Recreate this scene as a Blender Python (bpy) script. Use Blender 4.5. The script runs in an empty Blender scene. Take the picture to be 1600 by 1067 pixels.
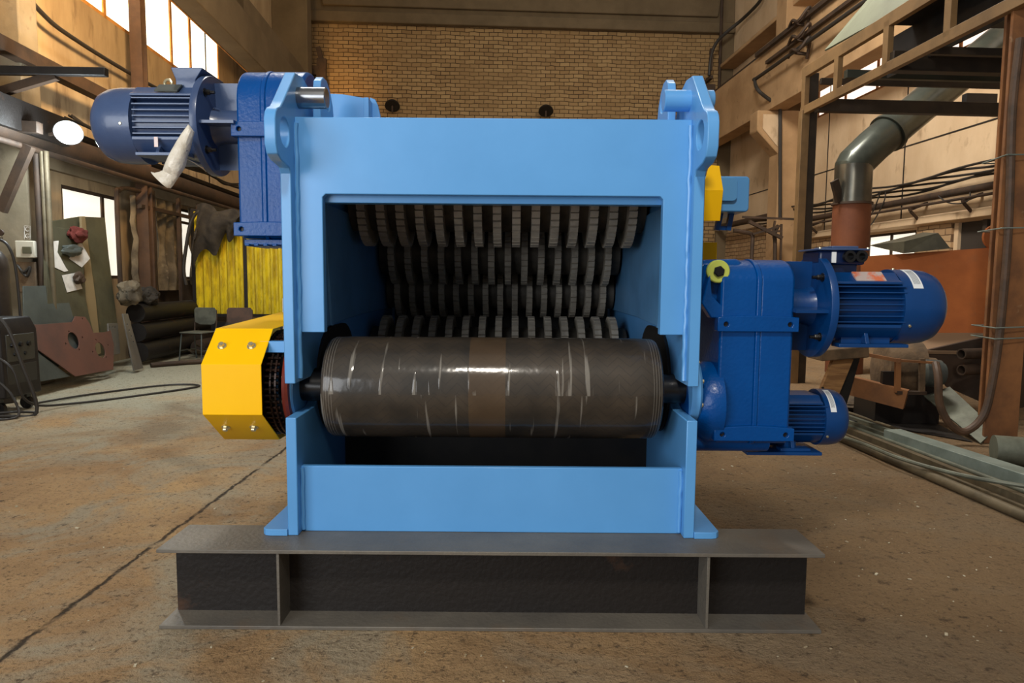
import bpy, bmesh, math, random
from mathutils import Vector, Matrix, noise
random.seed(7)
PI = math.pi
SC = bpy.context.scene
C = SC.collection
# ------------------------------------------------------------------ camera
FPX = 1067.0; CH = 1.30; TH = math.atan(93.5/FPX); RO = 0.0075
Fv = Vector((0, math.cos(TH), -math.sin(TH))); U0 = Vector((0, math.sin(TH), math.cos(TH))); R0 = Vector((1, 0, 0))
Rv = math.cos(RO)*R0 + math.sin(RO)*U0; Uv = math.cos(RO)*U0 - math.sin(RO)*R0
cam = bpy.data.cameras.new('camera'); cam.lens = FPX/1600*36; cam.sensor_width = 36; cam.clip_start = 0.05; cam.clip_end = 200
co = bpy.data.objects.new('camera', cam); C.objects.link(co)
co.matrix_world = Matrix(((Rv.x, Uv.x, -Fv.x, 0), (Rv.y, Uv.y, -Fv.y, 0), (Rv.z, Uv.z, -Fv.z, CH), (0, 0, 0, 1)))
SC.camera = co
AL = math.atan(64/1067); HALL = Matrix.Rotation(AL, 3, 'Z'); ID3 = Matrix.Identity(3)   # the hall stands turned by this angle to the machine
XF = [ID3]
def hall(on): XF[0] = HALL if on else ID3
def ray(x, y): return XF[0].transposed() @ (Fv + Rv*((x-800)/FPX) - Uv*((y-533.5)/FPX))
def aY(x, y, Y): d = ray(x, y); t = Y/d.y; return Vector((d.x*t, Y, CH+d.z*t))      # point seen at x,y on the plane Y
def aX(x, y, X): d = ray(x, y); t = X/d.x; return Vector((X, d.y*t, CH+d.z*t))
def aZ(x, y, Z): d = ray(x, y); t = (Z-CH)/d.z; return Vector((d.x*t, d.y*t, Z))
# ------------------------------------------------------------------ light
w = bpy.data.worlds.new('world'); SC.world = w; w.use_nodes = True
bg = w.node_tree.nodes['Background']; bg.inputs[0].default_value = (1.0, 0.94, 0.86, 1); bg.inputs[1].default_value = 0.24
SC.view_settings.view_transform = 'Standard'; SC.view_settings.look = 'None'; SC.view_settings.gamma = 1; SC.view_settings.use_curve_mapping = False
SC.view_settings.exposure = 0.0
def area(name, loc, target, sx, sy, power, col):
    l = bpy.data.lights.new(name, 'AREA'); l.shape = 'RECTANGLE'; l.size = sx; l.size_y = sy; l.energy = power; l.color = col
    o = bpy.data.objects.new(name, l); C.objects.link(o); o.location = loc
    o.rotation_euler = (Vector(target)-Vector(loc)).to_track_quat('-Z', 'Y').to_euler(); return o
def spot(name, loc, target, power, col, ang=70, size=.3, blend=.8):
    l = bpy.data.lights.new(name, 'SPOT'); l.energy = power; l.color = col; l.spot_size = math.radians(ang); l.spot_blend = blend; l.shadow_soft_size = size
    o = bpy.data.objects.new(name, l); C.objects.link(o); o.location = loc
    o.rotation_euler = (Vector(target)-Vector(loc)).to_track_quat('-Z', 'Y').to_euler(); return o
area('left_front_fill', (-4.8, -4.0, 2.4), (0, 3, 1.0), 4.5, 3.6, 350, (0.92, 0.96, 1.0))  # added fill from behind left, no gate stands there
area('hall_lamp_front', (-0.4, -1.7, 5.6), (0.2, 4, 0), 0.6, 0.6, 200, (1.0, 0.93, 0.82))
area('left_bay_fill', (-2.6, 7.5, 9.0), (-3.2, 8.0, 0), 1.5, 1.5, 300, (1.0, 0.97, 0.88))  # added overhead fill for the left bay, no lamp modelled
area('right_wall_fill', (2.6, 9.0, 8.6), (7.6, 12.0, 3.6), 1.8, 1.5, 850, (1.0, 0.93, 0.83))  # added fill to brighten the right wall
spot('left_wall_warm_fill', (-3.1, 7.2, 5.0), (-6.2, 10.6, 5.6), 1500, (1.0, 0.66, 0.32), 105)  # added warm spot for the orange wash on the left wall
spot('back_corner_warm_fill', (-5.6, 20.5, 6.0), (-6.6, 22.6, 7.0), 260, (1.0, 0.55, 0.16), 120)  # added warm spot for the glow in the back left corner
area('back_wall_fill', (0, 15, 11), (0, 22.5, 6.5), 2, 1.5, 80, (1.0, 0.84, 0.62))  # added fill to lift the brick back wall
# ------------------------------------------------------------------ materials
def sr(r, g, b):
    f = lambda v: (v/255/12.92) if v/255 <= .04045 else ((v/255+.055)/1.055)**2.4
    return (f(r), f(g), f(b), 1)
MATS = {}
def mat(name, col, rough=.5, metal=0.0, col2=None, scale=4, mix=(.42, .62), bump=0.0, bscale=30, coat=0.0, detail=6, col3=None, scale3=14, mix3=(.55, .7), stretch=(1, 1, 1), emit=None, estr=0, alpha=1, trans=0, spec=.5):
    m = bpy.data.materials.new(name); m.use_nodes = True; nt = m.node_tree; N = nt.nodes; L = nt.links
    b = N['Principled BSDF']; b.inputs['Base Color'].default_value = col; b.inputs['Roughness'].default_value = rough; b.inputs['Metallic'].default_value = metal
    b.inputs['Specular IOR Level'].default_value = spec
    if coat: b.inputs['Coat Weight'].default_value = coat; b.inputs['Coat Roughness'].default_value = .12
    if alpha < 1: b.inputs['Alpha'].default_value = alpha
    if trans: b.inputs['Transmission Weight'].default_value = trans
    if emit: b.inputs['Emission Color'].default_value = emit; b.inputs['Emission Strength'].default_value = estr
    tc = N.new('ShaderNodeTexCoord'); mp = N.new('ShaderNodeMapping'); mp.inputs['Scale'].default_value = stretch; L.new(tc.outputs['Object'], mp.inputs[0])
    def fac(sc, lohi, det=detail):
        n = N.new('ShaderNodeTexNoise'); n.inputs['Scale'].default_value = sc; n.inputs['Detail'].default_value = det; n.inputs['Roughness'].default_value = .6; L.new(mp.outputs[0], n.inputs[0])
        r = N.new('ShaderNodeMapRange'); r.inputs[1].default_value = lohi[0]; r.inputs[2].default_value = lohi[1]; L.new(n.outputs[0], r.inputs[0]); return r.outputs[0]
    def mixc(a, bcol, fc):
        x = N.new('ShaderNodeMix'); x.data_type = 'RGBA'; L.new(fc, x.inputs[0])
        if isinstance(a, tuple): x.inputs[6].default_value = a
        else: L.new(a, x.inputs[6])
        if isinstance(bcol, tuple): x.inputs[7].default_value = bcol
        else: L.new(bcol, x.inputs[7])
        return x.outputs[2]
    cur = col
    if col2: cur = mixc(cur, col2, fac(scale, mix))
    if col3: cur = mixc(cur, col3, fac(scale3, mix3))
    if not isinstance(cur, tuple): L.new(cur, b.inputs['Base Color'])
    if bump:
        n = N.new('ShaderNodeTexNoise'); n.inputs['Scale'].default_value = bscale; n.inputs['Detail'].default_value = 4; L.new(mp.outputs[0], n.inputs[0])
        bp = N.new('ShaderNodeBump'); bp.inputs['Strength'].default_value = bump; bp.inputs['Distance'].default_value = .02; L.new(n.outputs[0], bp.inputs['Height']); L.new(bp.outputs[0], b.inputs['Normal'])
    m['h'] = 1; MATS[name] = m; return m
BLUE = mat('light_blue_paint', sr(92, 160, 222), .36, 0, sr(86, 153, 214), 2.2, (.35, .7), .05, 9, .15)
GEAR = mat('dark_blue_enamel', sr(0, 74, 146), .3, 0, sr(0, 64, 130), 3, (.3, .7), .12, 70, .06, spec=.25)
MOTR = mat('motor_blue_enamel', sr(4, 62, 122), .36, 0, sr(3, 52, 104), 3, (.3, .7), .05, 40, .08, spec=.4)
MOTRD = mat('motor_dark_blue_box', sr(16, 34, 74), .3, 0, sr(12, 28, 62), 5)
MOTL = mat('motor_slate_blue_enamel', sr(66, 88, 128), .36, 0, sr(52, 72, 110), 3, (.3, .7), .05, 40, .2)
YEL = mat('yellow_paint', sr(255, 198, 0), .42, 0, sr(252, 191, 0), 2, (.4, .7), .03, 20, spec=.2)
YEL2 = mat('corrugated_yellow_paint', sr(222, 196, 20), .55, 0, sr(178, 150, 18), 5, (.4, .62), .1, 12, col3=sr(110, 96, 22), scale3=11, mix3=(.6, .72), stretch=(3, 3, .7))
STEEL = mat('mill_scale_steel', sr(118, 112, 102), .5, .25, sr(98, 94, 88), 3, (.35, .65), .12, 60, col3=sr(120, 98, 76), scale3=1.6, mix3=(.56, .78))
STEELD = mat('dark_mill_steel', sr(34, 29, 26), .6, .3, sr(34, 30, 28), 3, (.35, .65), .15, 50, col3=sr(84, 58, 40), scale3=3.3, mix3=(.62, .74))
CHROME = mat('machined_pin_steel', sr(150, 152, 155), .25, 1.0)
ZINC = mat('zinc_bolt', sr(215, 205, 170), .3, .8)
BLACK = mat('black_metal', sr(22, 20, 20), .5, .1, sr(34, 30, 28), 6)
BLACKG = mat('black_gloss', sr(16, 16, 18), .3)
CHAIN = mat('oiled_chain', sr(34, 24, 20), .3, .7, sr(60, 36, 26), 9)
REDOX = mat('red_oxide_paint', sr(128, 44, 26), .4, 0, sr(96, 34, 24), 4)
CUT = mat('cutter_grey', sr(178, 168, 152), .6, .1, sr(146, 137, 124), 7, (.4, .65), .2, 60)
CUTD = mat('cutter_shaft', sr(84, 78, 70), .6, .2, sr(60, 57, 52), 7)
INNER = mat('inner_liner_blue', sr(96, 152, 200), .4, 0, sr(84, 136, 182), 3)
RUST = mat('rusted_sheet_orange', sr(190, 108, 52), .8, 0, sr(160, 88, 42), 1.6, (.38, .66), .12, 26, col3=sr(168, 100, 56), scale3=6, mix3=(.58, .74))
RUSTDK = mat('rust_brown_duct', sr(118, 66, 36), .7, 0, sr(100, 54, 32), 2, (.38, .66), .1, 26)
RUSTB = mat('rust_brown_paint', sr(150, 100, 58), .75, 0, sr(112, 74, 46), 3, (.4, .65), .1, 30, col3=sr(160, 132, 98), scale3=5, mix3=(.64, .72))
RUSTD = mat('dark_rusty_steel', sr(74, 56, 42), .7, .2, sr(52, 42, 34), 3, (.4, .65), .1, 30)
TRUSS = mat('olive_brown_paint', sr(134, 104, 66), .6, .0, sr(112, 86, 54), 3, (.4, .65), .06, 30)
TRUSSD = mat('dark_brown_bar', sr(62, 50, 38), .6, .2, sr(46, 38, 30), 3)
DUCT = mat('galvanised_duct', sr(112, 108, 98), .28, .8, sr(94, 92, 84), 2, (.4, .6))
DUCTG = mat('green_grey_duct', sr(76, 80, 72), .3, .45, sr(60, 64, 58), 2)
CONC = mat('tan_concrete', sr(208, 182, 148), .9, 0, sr(184, 156, 122), .9, (.35, .68), .35, 7, col3=sr(132, 106, 76), scale3=2.7, mix3=(.6, .8), stretch=(1, 1, .55))
CONCL = mat('stained_ochre_concrete', sr(186, 164, 130), .9, 0, sr(150, 128, 98), 1.1, (.35, .68), .35, 7, col3=sr(98, 78, 58), scale3=2.4, mix3=(.54, .74), stretch=(1, 1.4, .4))
CONCG = mat('grey_concrete', sr(142, 130, 108), .9, 0, sr(116, 104, 84), 1.4, (.35, .68), .3, 9, col3=sr(90, 78, 62), scale3=4, mix3=(.6, .78))
CONCD = mat('brown_concrete_beam', sr(112, 96, 72), .9, 0, sr(94, 80, 58), 1.2, (.35, .68), .3, 9)
BEAMR = mat('tan_concrete_beam', sr(178, 144, 104), .9, 0, sr(150, 118, 82), 1.2, (.35, .68), .3, 9, col3=sr(108, 84, 58), scale3=3, mix3=(.62, .8))
BROWNC = mat('dark_rust_brown', sr(84, 60, 42), .75, 0, sr(64, 46, 34), 3, (.4, .65), .1, 30)
OLIVEL = mat('pale_olive_edge', sr(138, 118, 84), .6)
OLIVED = mat('dull_olive_paint', sr(84, 80, 60), .6, .1, sr(66, 62, 46), 2.4, (.4, .65), .08, 20)
OLIVE = mat('olive_painted_steel', sr(92, 88, 66), .6, .1, sr(74, 70, 52), 2.4, (.4, .65), .08, 20, col3=sr(116, 98, 68), scale3=4, mix3=(.62, .75))
PRIMER = mat('brown_primer_plate', sr(106, 70, 58), .65, .1, sr(88, 62, 54), 2, (.4, .65), .05, 20)
GREYPL = mat('grey_steel_plate', sr(92, 98, 94), .5, .4, sr(74, 80, 78), 2, (.4, .65), .06, 20, col3=sr(140, 140, 132), scale3=9, mix3=(.68, .74))
PAPER = mat('paper', sr(214, 206, 196), .9, 0, sr(190, 182, 172), 7)
WHITEP = mat('white_plastic_wrap', sr(226, 220, 206), .4, 0, sr(196, 186, 168), 9, (.45, .65), .5, 22, .2, col3=sr(90, 88, 92), scale3=16, mix3=(.68, .72))
CLOTH = mat('charcoal_cloth', sr(58, 52, 44), .95, 0, sr(40, 36, 32), 6, (.4, .6), .4, 30)
CURT = mat('dirty_curtain', sr(120, 108, 88), .95, 0, sr(78, 70, 58), 3, (.4, .6), .4, 8, col3=sr(150, 138, 116), scale3=5, mix3=(.6, .75))
OCHRE = mat('ochre_wood_and_lit_edge', sr(206, 148, 76), .7, 0, sr(176, 120, 58), 4)
WOODD = mat('worn_plank', sr(166, 124, 78), .7, 0, sr(134, 96, 58), 5, (.4, .6), .2, 20, stretch=(1, 1, 6))
WOODG = mat('dusty_wood', sr(112, 90, 66), .85, 0, sr(84, 68, 50), 6, (.4, .6), .3, 24)
CYL = mat('cylinder_dark_paint', sr(66, 58, 50), .4, .2, sr(50, 44, 40), 3)
PLASW = mat('cream_plastic', sr(190, 182, 164), .5)
CHAIRM = mat('worn_chair_grey', sr(104, 104, 92), .6, 0, sr(84, 84, 74), 8)
CHAIRB = mat('chair_brown_plywood', sr(88, 62, 46), .6, 0, sr(70, 50, 38), 8)
PIPEG = mat('grey_green_profile', sr(112, 116, 102), .5, .3, sr(90, 92, 80), 5, (.4, .6), .08, 30)
PIPEB = mat('brown_grey_pipe', sr(106, 94, 72), .6, .3, sr(84, 74, 56), 6, (.4, .6), .1, 30)
PIPEL = mat('pale_grey_bar', sr(132, 142, 134), .55, .2, sr(112, 122, 114), 5)
RUBBER = mat('rubber_hose', sr(44, 40, 36), .55)
RUBBERB = mat('brown_hose', sr(92, 68, 50), .6, 0, sr(72, 54, 40), 8)
GLASSL = mat('bright_hazy_glass', sr(255, 244, 220), .4, emit=(1, .86, .62, 1), estr=3.2)
GLASSR = mat('bright_pink_glass', sr(255, 240, 225), .4, emit=(1, .84, .72, 1), estr=1.35)
GLASSW = mat('pale_daylight_glass', sr(255, 250, 235), .4, emit=(1, .95, .82, 1), estr=.85)
LAMPM = mat('lamp_glow', (1, 1, 1, 1), .4, emit=(.86, .96, 1, 1), estr=60)
YGREEN = mat('yellow_green_washer', sr(190, 200, 90), .45)
STICK = mat('white_sticker', sr(222, 226, 228), .6)
STICKO = mat('nameplate_silver_orange', sr(196, 180, 176), .4, .2, sr(222, 120, 84), 16, (.48, .6))
INK = mat('sticker_print_grey', sr(120, 124, 130), .7)
PUR = mat('dirty_debris', sr(90, 76, 58), .9, 0, sr(60, 50, 40), 9)
CHIP = mat('pale_chips', sr(200, 190, 165), .8, 0, sr(150, 130, 95), 9)
REDR = mat('dark_red_rag', sr(98, 36, 28), .9)
CREV = mat('dark_gap', sr(34, 26, 18), .95)
def nodeset(m): return m.node_tree.nodes, m.node_tree.links, m.node_tree.nodes['Principled BSDF']
# drum wrapped in clear film over a herringbone belt
def drum_mat():
    m = bpy.data.materials.new('film_wrapped_drum'); m.use_nodes = True; N, L, b = nodeset(m)
    tc = N.new('ShaderNodeTexCoord'); sp = N.new('ShaderNodeSeparateXYZ'); L.new(tc.outputs['Object'], sp.inputs[0])
    def M(op, a, c=None, d=None):
        n = N.new('ShaderNodeMath'); n.operation = op
        for i, v in enumerate((a, c, d)):
            if v is None: continue
            if isinstance(v, (int, float)): n.inputs[i].default_value = v
            else: L.new(v, n.inputs[i])
        return n.outputs[0]
    x = sp.outputs[0]; y = sp.outputs[1]; z = sp.outputs[2]
    ang = M('ARCTAN2', z, y)
    # herringbone: zigzag in x shifts the angle
    zig = M('PINGPONG', x, .045); st = M('FRACT', M('MULTIPLY', M('ADD', M('MULTIPLY', ang, .21), zig), 26))
    line = M('LESS_THAN', st, .16)
    ns = N.new('ShaderNodeTexNoise'); ns.inputs['Scale'].default_value = 5; ns.inputs['Detail'].default_value = 5; L.new(tc.outputs['Object'], ns.inputs[0])
    cr = N.new('ShaderNodeValToRGB'); cr.color_ramp.elements[0].position = .35; cr.color_ramp.elements[0].color = sr(38, 35, 31); cr.color_ramp.elements[1].position = .68; cr.color_ramp.elements[1].color = sr(66, 57, 47); L.new(ns.outputs[0], cr.inputs[0])
    def mx(f, a, c):
        n = N.new('ShaderNodeMix'); n.data_type = 'RGBA'; L.new(f, n.inputs[0])
        for i, v in ((6, a), (7, c)):
            if isinstance(v, tuple): n.inputs[i].default_value = v
            else: L.new(v, n.inputs[i])
        return n.outputs[2]
    c1 = mx(M('MULTIPLY', line, .35), cr.outputs[0], sr(34, 32, 30))
    tape = M('MULTIPLY', M('LESS_THAN', M('ABSOLUTE', M('ADD', x, .02)), .072), .42)
    c2 = mx(tape, c1, sr(92, 70, 46))
    # circumferential film creases
    cmb = N.new('ShaderNodeCombineXYZ'); L.new(M('MULTIPLY', x, 34), cmb.inputs[0]); L.new(M('MULTIPLY', ang, .5), cmb.inputs[1])
    n2 = N.new('ShaderNodeTexNoise'); n2.inputs['Scale'].default_value = 1; n2.inputs['Detail'].default_value = 2; L.new(cmb.outputs[0], n2.inputs[0])
    cre = N.new('ShaderNodeMapRange'); cre.inputs[1].default_value = .63; cre.inputs[2].default_value = .69; L.new(n2.outputs[0], cre.inputs[0])
    endm = M('GREATER_THAN', M('ABSOLUTE', x), .625); crf = M('MAXIMUM', cre.outputs[0], M('MULTIPLY', endm, M('MULTIPLY', M('GREATER_THAN', M('SINE', M('MULTIPLY', x, 610)), .82), .7)))
    c3 = mx(M('MULTIPLY', crf, .28), c2, sr(190, 184, 172))
    L.new(c3, b.inputs['Base Color']); b.inputs['Roughness'].default_value = .55; b.inputs['Specular IOR Level'].default_value = .25; b.inputs['Coat Weight'].default_value = .7; b.inputs['Coat Roughness'].default_value = .14
    n3 = N.new('ShaderNodeTexNoise'); n3.inputs['Scale'].default_value = 9; n3.inputs['Detail'].default_value = 3; L.new(tc.outputs['Object'], n3.inputs[0])
    h = M('ADD', M('MULTIPLY', n3.outputs[0], .6), M('MULTIPLY', crf, .35))
    bp = N.new('ShaderNodeBump'); bp.inputs['Strength'].default_value = .22; bp.inputs['Distance'].default_value = .02; L.new(h, bp.inputs['Height']); L.new(bp.outputs[0], b.inputs['Coat Normal'])
    bp2 = N.new('ShaderNodeBump'); bp2.inputs['Strength'].default_value = .3; bp2.inputs['Distance'].default_value = .004; L.new(line, bp2.inputs['Height']); L.new(bp2.outputs[0], b.inputs['Normal'])
    return m
DRUM = drum_mat()
def brick_mat(name, c1, c2, cm, axis='XZ', scale=1.0):
    m = bpy.data.materials.new(name); m.use_nodes = True; N, L, b = nodeset(m)
    tc = N.new('ShaderNodeTexCoord'); sp = N.new('ShaderNodeSeparateXYZ'); L.new(tc.outputs['Object'], sp.inputs[0]); cb = N.new('ShaderNodeCombineXYZ')
    L.new(sp.outputs[0 if axis == 'XZ' else 1], cb.inputs[0]); L.new(sp.outputs[2], cb.inputs[1])
    ds = N.new('ShaderNodeTexNoise'); ds.inputs['Scale'].default_value = 2.2; ds.inputs['Detail'].default_value = 5; L.new(cb.outputs[0], ds.inputs[0])
    vm = N.new('ShaderNodeVectorMath'); vm.operation = 'MULTIPLY_ADD'; vm.inputs[1].default_value = (.10, .09, 0); L.new(ds.outputs['Color'], vm.inputs[0]); L.new(cb.outputs[0], vm.inputs[2])
    bt = N.new('ShaderNodeTexBrick'); bt.inputs['Scale'].default_value = scale; bt.inputs['Brick Width'].default_value = .31; bt.inputs['Row Height'].default_value = .125; bt.inputs['Mortar Size'].default_value = .010; bt.inputs['Mortar Smooth'].default_value = .3; bt.inputs['Bias'].default_value = 0
    bt.inputs['Color1'].default_value = c1; bt.inputs['Color2'].default_value = c2; bt.inputs['Mortar'].default_value = cm; L.new(vm.outputs[0], bt.inputs[0])
    n = N.new('ShaderNodeTexNoise'); n.inputs['Scale'].default_value = .7; n.inputs['Detail'].default_value = 7; L.new(tc.outputs['Object'], n.inputs[0])
    r = N.new('ShaderNodeMapRange'); r.inputs[1].default_value = .45; r.inputs[2].default_value = .7; r.inputs[4].default_value = .55; L.new(n.outputs[0], r.inputs[0])
    x = N.new('ShaderNodeMix'); x.data_type = 'RGBA'; L.new(r.outputs[0], x.inputs[0]); L.new(bt.outputs[0], x.inputs[6]); x.inputs[7].default_value = c2; L.new(x.outputs[2], b.inputs['Base Color'])
    b.inputs['Roughness'].default_value = .9
    mu = N.new('ShaderNodeMath'); mu.operation = 'MULTIPLY_ADD'; mu.inputs[1].default_value = -1; L.new(bt.outputs['Fac'], mu.inputs[0]); L.new(n.outputs[0], mu.inputs[2])
    bp = N.new('ShaderNodeBump'); bp.inputs['Strength'].default_value = .9; bp.inputs['Distance'].default_value = .03; L.new(mu.outputs[0], bp.inputs['Height']); L.new(bp.outputs[0], b.inputs['Normal'])
    return m
BRICK = brick_mat('whitewashed_brick', sr(166, 138, 96), sr(142, 114, 76), sr(54, 36, 22))
BRICKS = brick_mat('old_side_brick', sr(178, 148, 110), sr(150, 120, 86), sr(84, 62, 42), 'YZ')
def floor_mat():
    m = bpy.data.materials.new('dusty_factory_floor'); m.use_nodes = True; N, L, b = nodeset(m)
    tc = N.new('ShaderNodeTexCoord'); O = tc.outputs['Object']
    def nz(sc, det=6, ro=.6, dist=0):
        n = N.new('ShaderNodeTexNoise'); n.inputs['Scale'].default_value = sc; n.inputs['Detail'].default_value = det; n.inputs['Roughness'].default_value = ro; n.inputs['Distortion'].default_value = dist; L.new(O, n.inputs[0]); return n.outputs[0]
    def rng(v, a, c, lo=0, hi=1):
        r = N.new('ShaderNodeMapRange'); r.inputs[1].default_value = a; r.inputs[2].default_value = c; r.inputs[3].default_value = lo; r.inputs[4].default_value = hi; L.new(v, r.inputs[0]); return r.outputs[0]
    def mx(f, a, c):
        n = N.new('ShaderNodeMix'); n.data_type = 'RGBA'; L.new(f, n.inputs[0])
        for i, v in ((6, a), (7, c)):
            if isinstance(v, tuple): n.inputs[i].default_value = v
            else: L.new(v, n.inputs[i])
        return n.outputs[2]
    def M(op, a, c=0.0):
        n = N.new('ShaderNodeMath'); n.operation = op
        for i, v in enumerate((a, c)):
            if isinstance(v, (int, float)): n.inputs[i].default_value = v
            else: L.new(v, n.inputs[i])
        return n.outputs[0]
    sp = N.new('ShaderNodeSeparateXYZ'); L.new(O, sp.inputs[0]); x, y = sp.outputs[0], sp.outputs[1]
    c = mx(rng(nz(2.0, 8), .38, .66), sr(190, 154, 110), sr(160, 126, 88))
    c = mx(rng(nz(.8, 6, .6, .6), .46, .68), c, sr(210, 172, 122))
    c = mx(M('MULTIPLY', rng(nz(1.3, 7, .65, 1.0), .47, .60), rng(x, .9, -1.0, .5, .85)), c, sr(176, 164, 140))
    # grey bare concrete where the dirt is thin, towards the far left bay
    g = M('ADD', rng(y, 3.0, 8.5), M('MULTIPLY', M('SUBTRACT', nz(.9, 5), .5), 2.2))
    g = M('MULTIPLY', rng(g, .25, .9), rng(x, 0.5, -1.6))
    c = mx(g, c, sr(184, 180, 158))
    c = mx(M('MULTIPLY', rng(nz(.55, 5, .55, .8), .56, .66), .55), c, sr(116, 98, 76))
    # darker brown tone on the right of the machine
    g2 = M('MULTIPLY', rng(M('ADD', x, M('MULTIPLY', nz(.7, 4), 1.2)), .8, 1.9), .72)
    c = mx(g2, c, sr(122, 99, 72))
    # fine grit
    c = mx(M('MULTIPLY', rng(nz(60, 3, .8), .54, .66), .45), c, sr(176, 148, 110))
    c = mx(M('MULTIPLY', rng(nz(38, 3, .8), .56, .64), .6), c, sr(74, 56, 38))
    c = mx(M('MULTIPLY', rng(nz(15, 6, .75), .57, .65), .75), c, sr(66, 50, 36))
    c = mx(M('MULTIPLY', rng(nz(19, 5, .8), .64, .70), .7), c, sr(206, 186, 150))
    # slab joint
    jx = M('ABSOLUTE', M('ADD', M('ADD', x, 1.745), M('MULTIPLY', M('SUBTRACT', nz(5, 8, .8), .5), .09)))
    j = M('MULTIPLY', rng(jx, .013, .004), rng(nz(3.5, 4), .38, .48))
    c = mx(M('MULTIPLY', j, .9), c, sr(44, 32, 20))
    L.new(c, b.inputs['Base Color']); b.inputs['Roughness'].default_value = .82; b.inputs['Specular IOR Level'].default_value = .35
    hh = M('ADD', M('ADD', M('MULTIPLY', nz(34, 6, .75), .7), M('MULTIPLY', nz(13, 5, .7), .9)), M('MULTIPLY', nz(4, 5), 1.2)); hh = M('SUBTRACT', hh, M('MULTIPLY', j, 1.2))
    bp = N.new('ShaderNodeBump'); bp.inputs['Strength'].default_value = 1.0; bp.inputs['Distance'].default_value = .042; L.new(hh, bp.inputs['Height']); L.new(bp.outputs[0], b.inputs['Normal'])
    return m
FLOOR = floor_mat()
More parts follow.
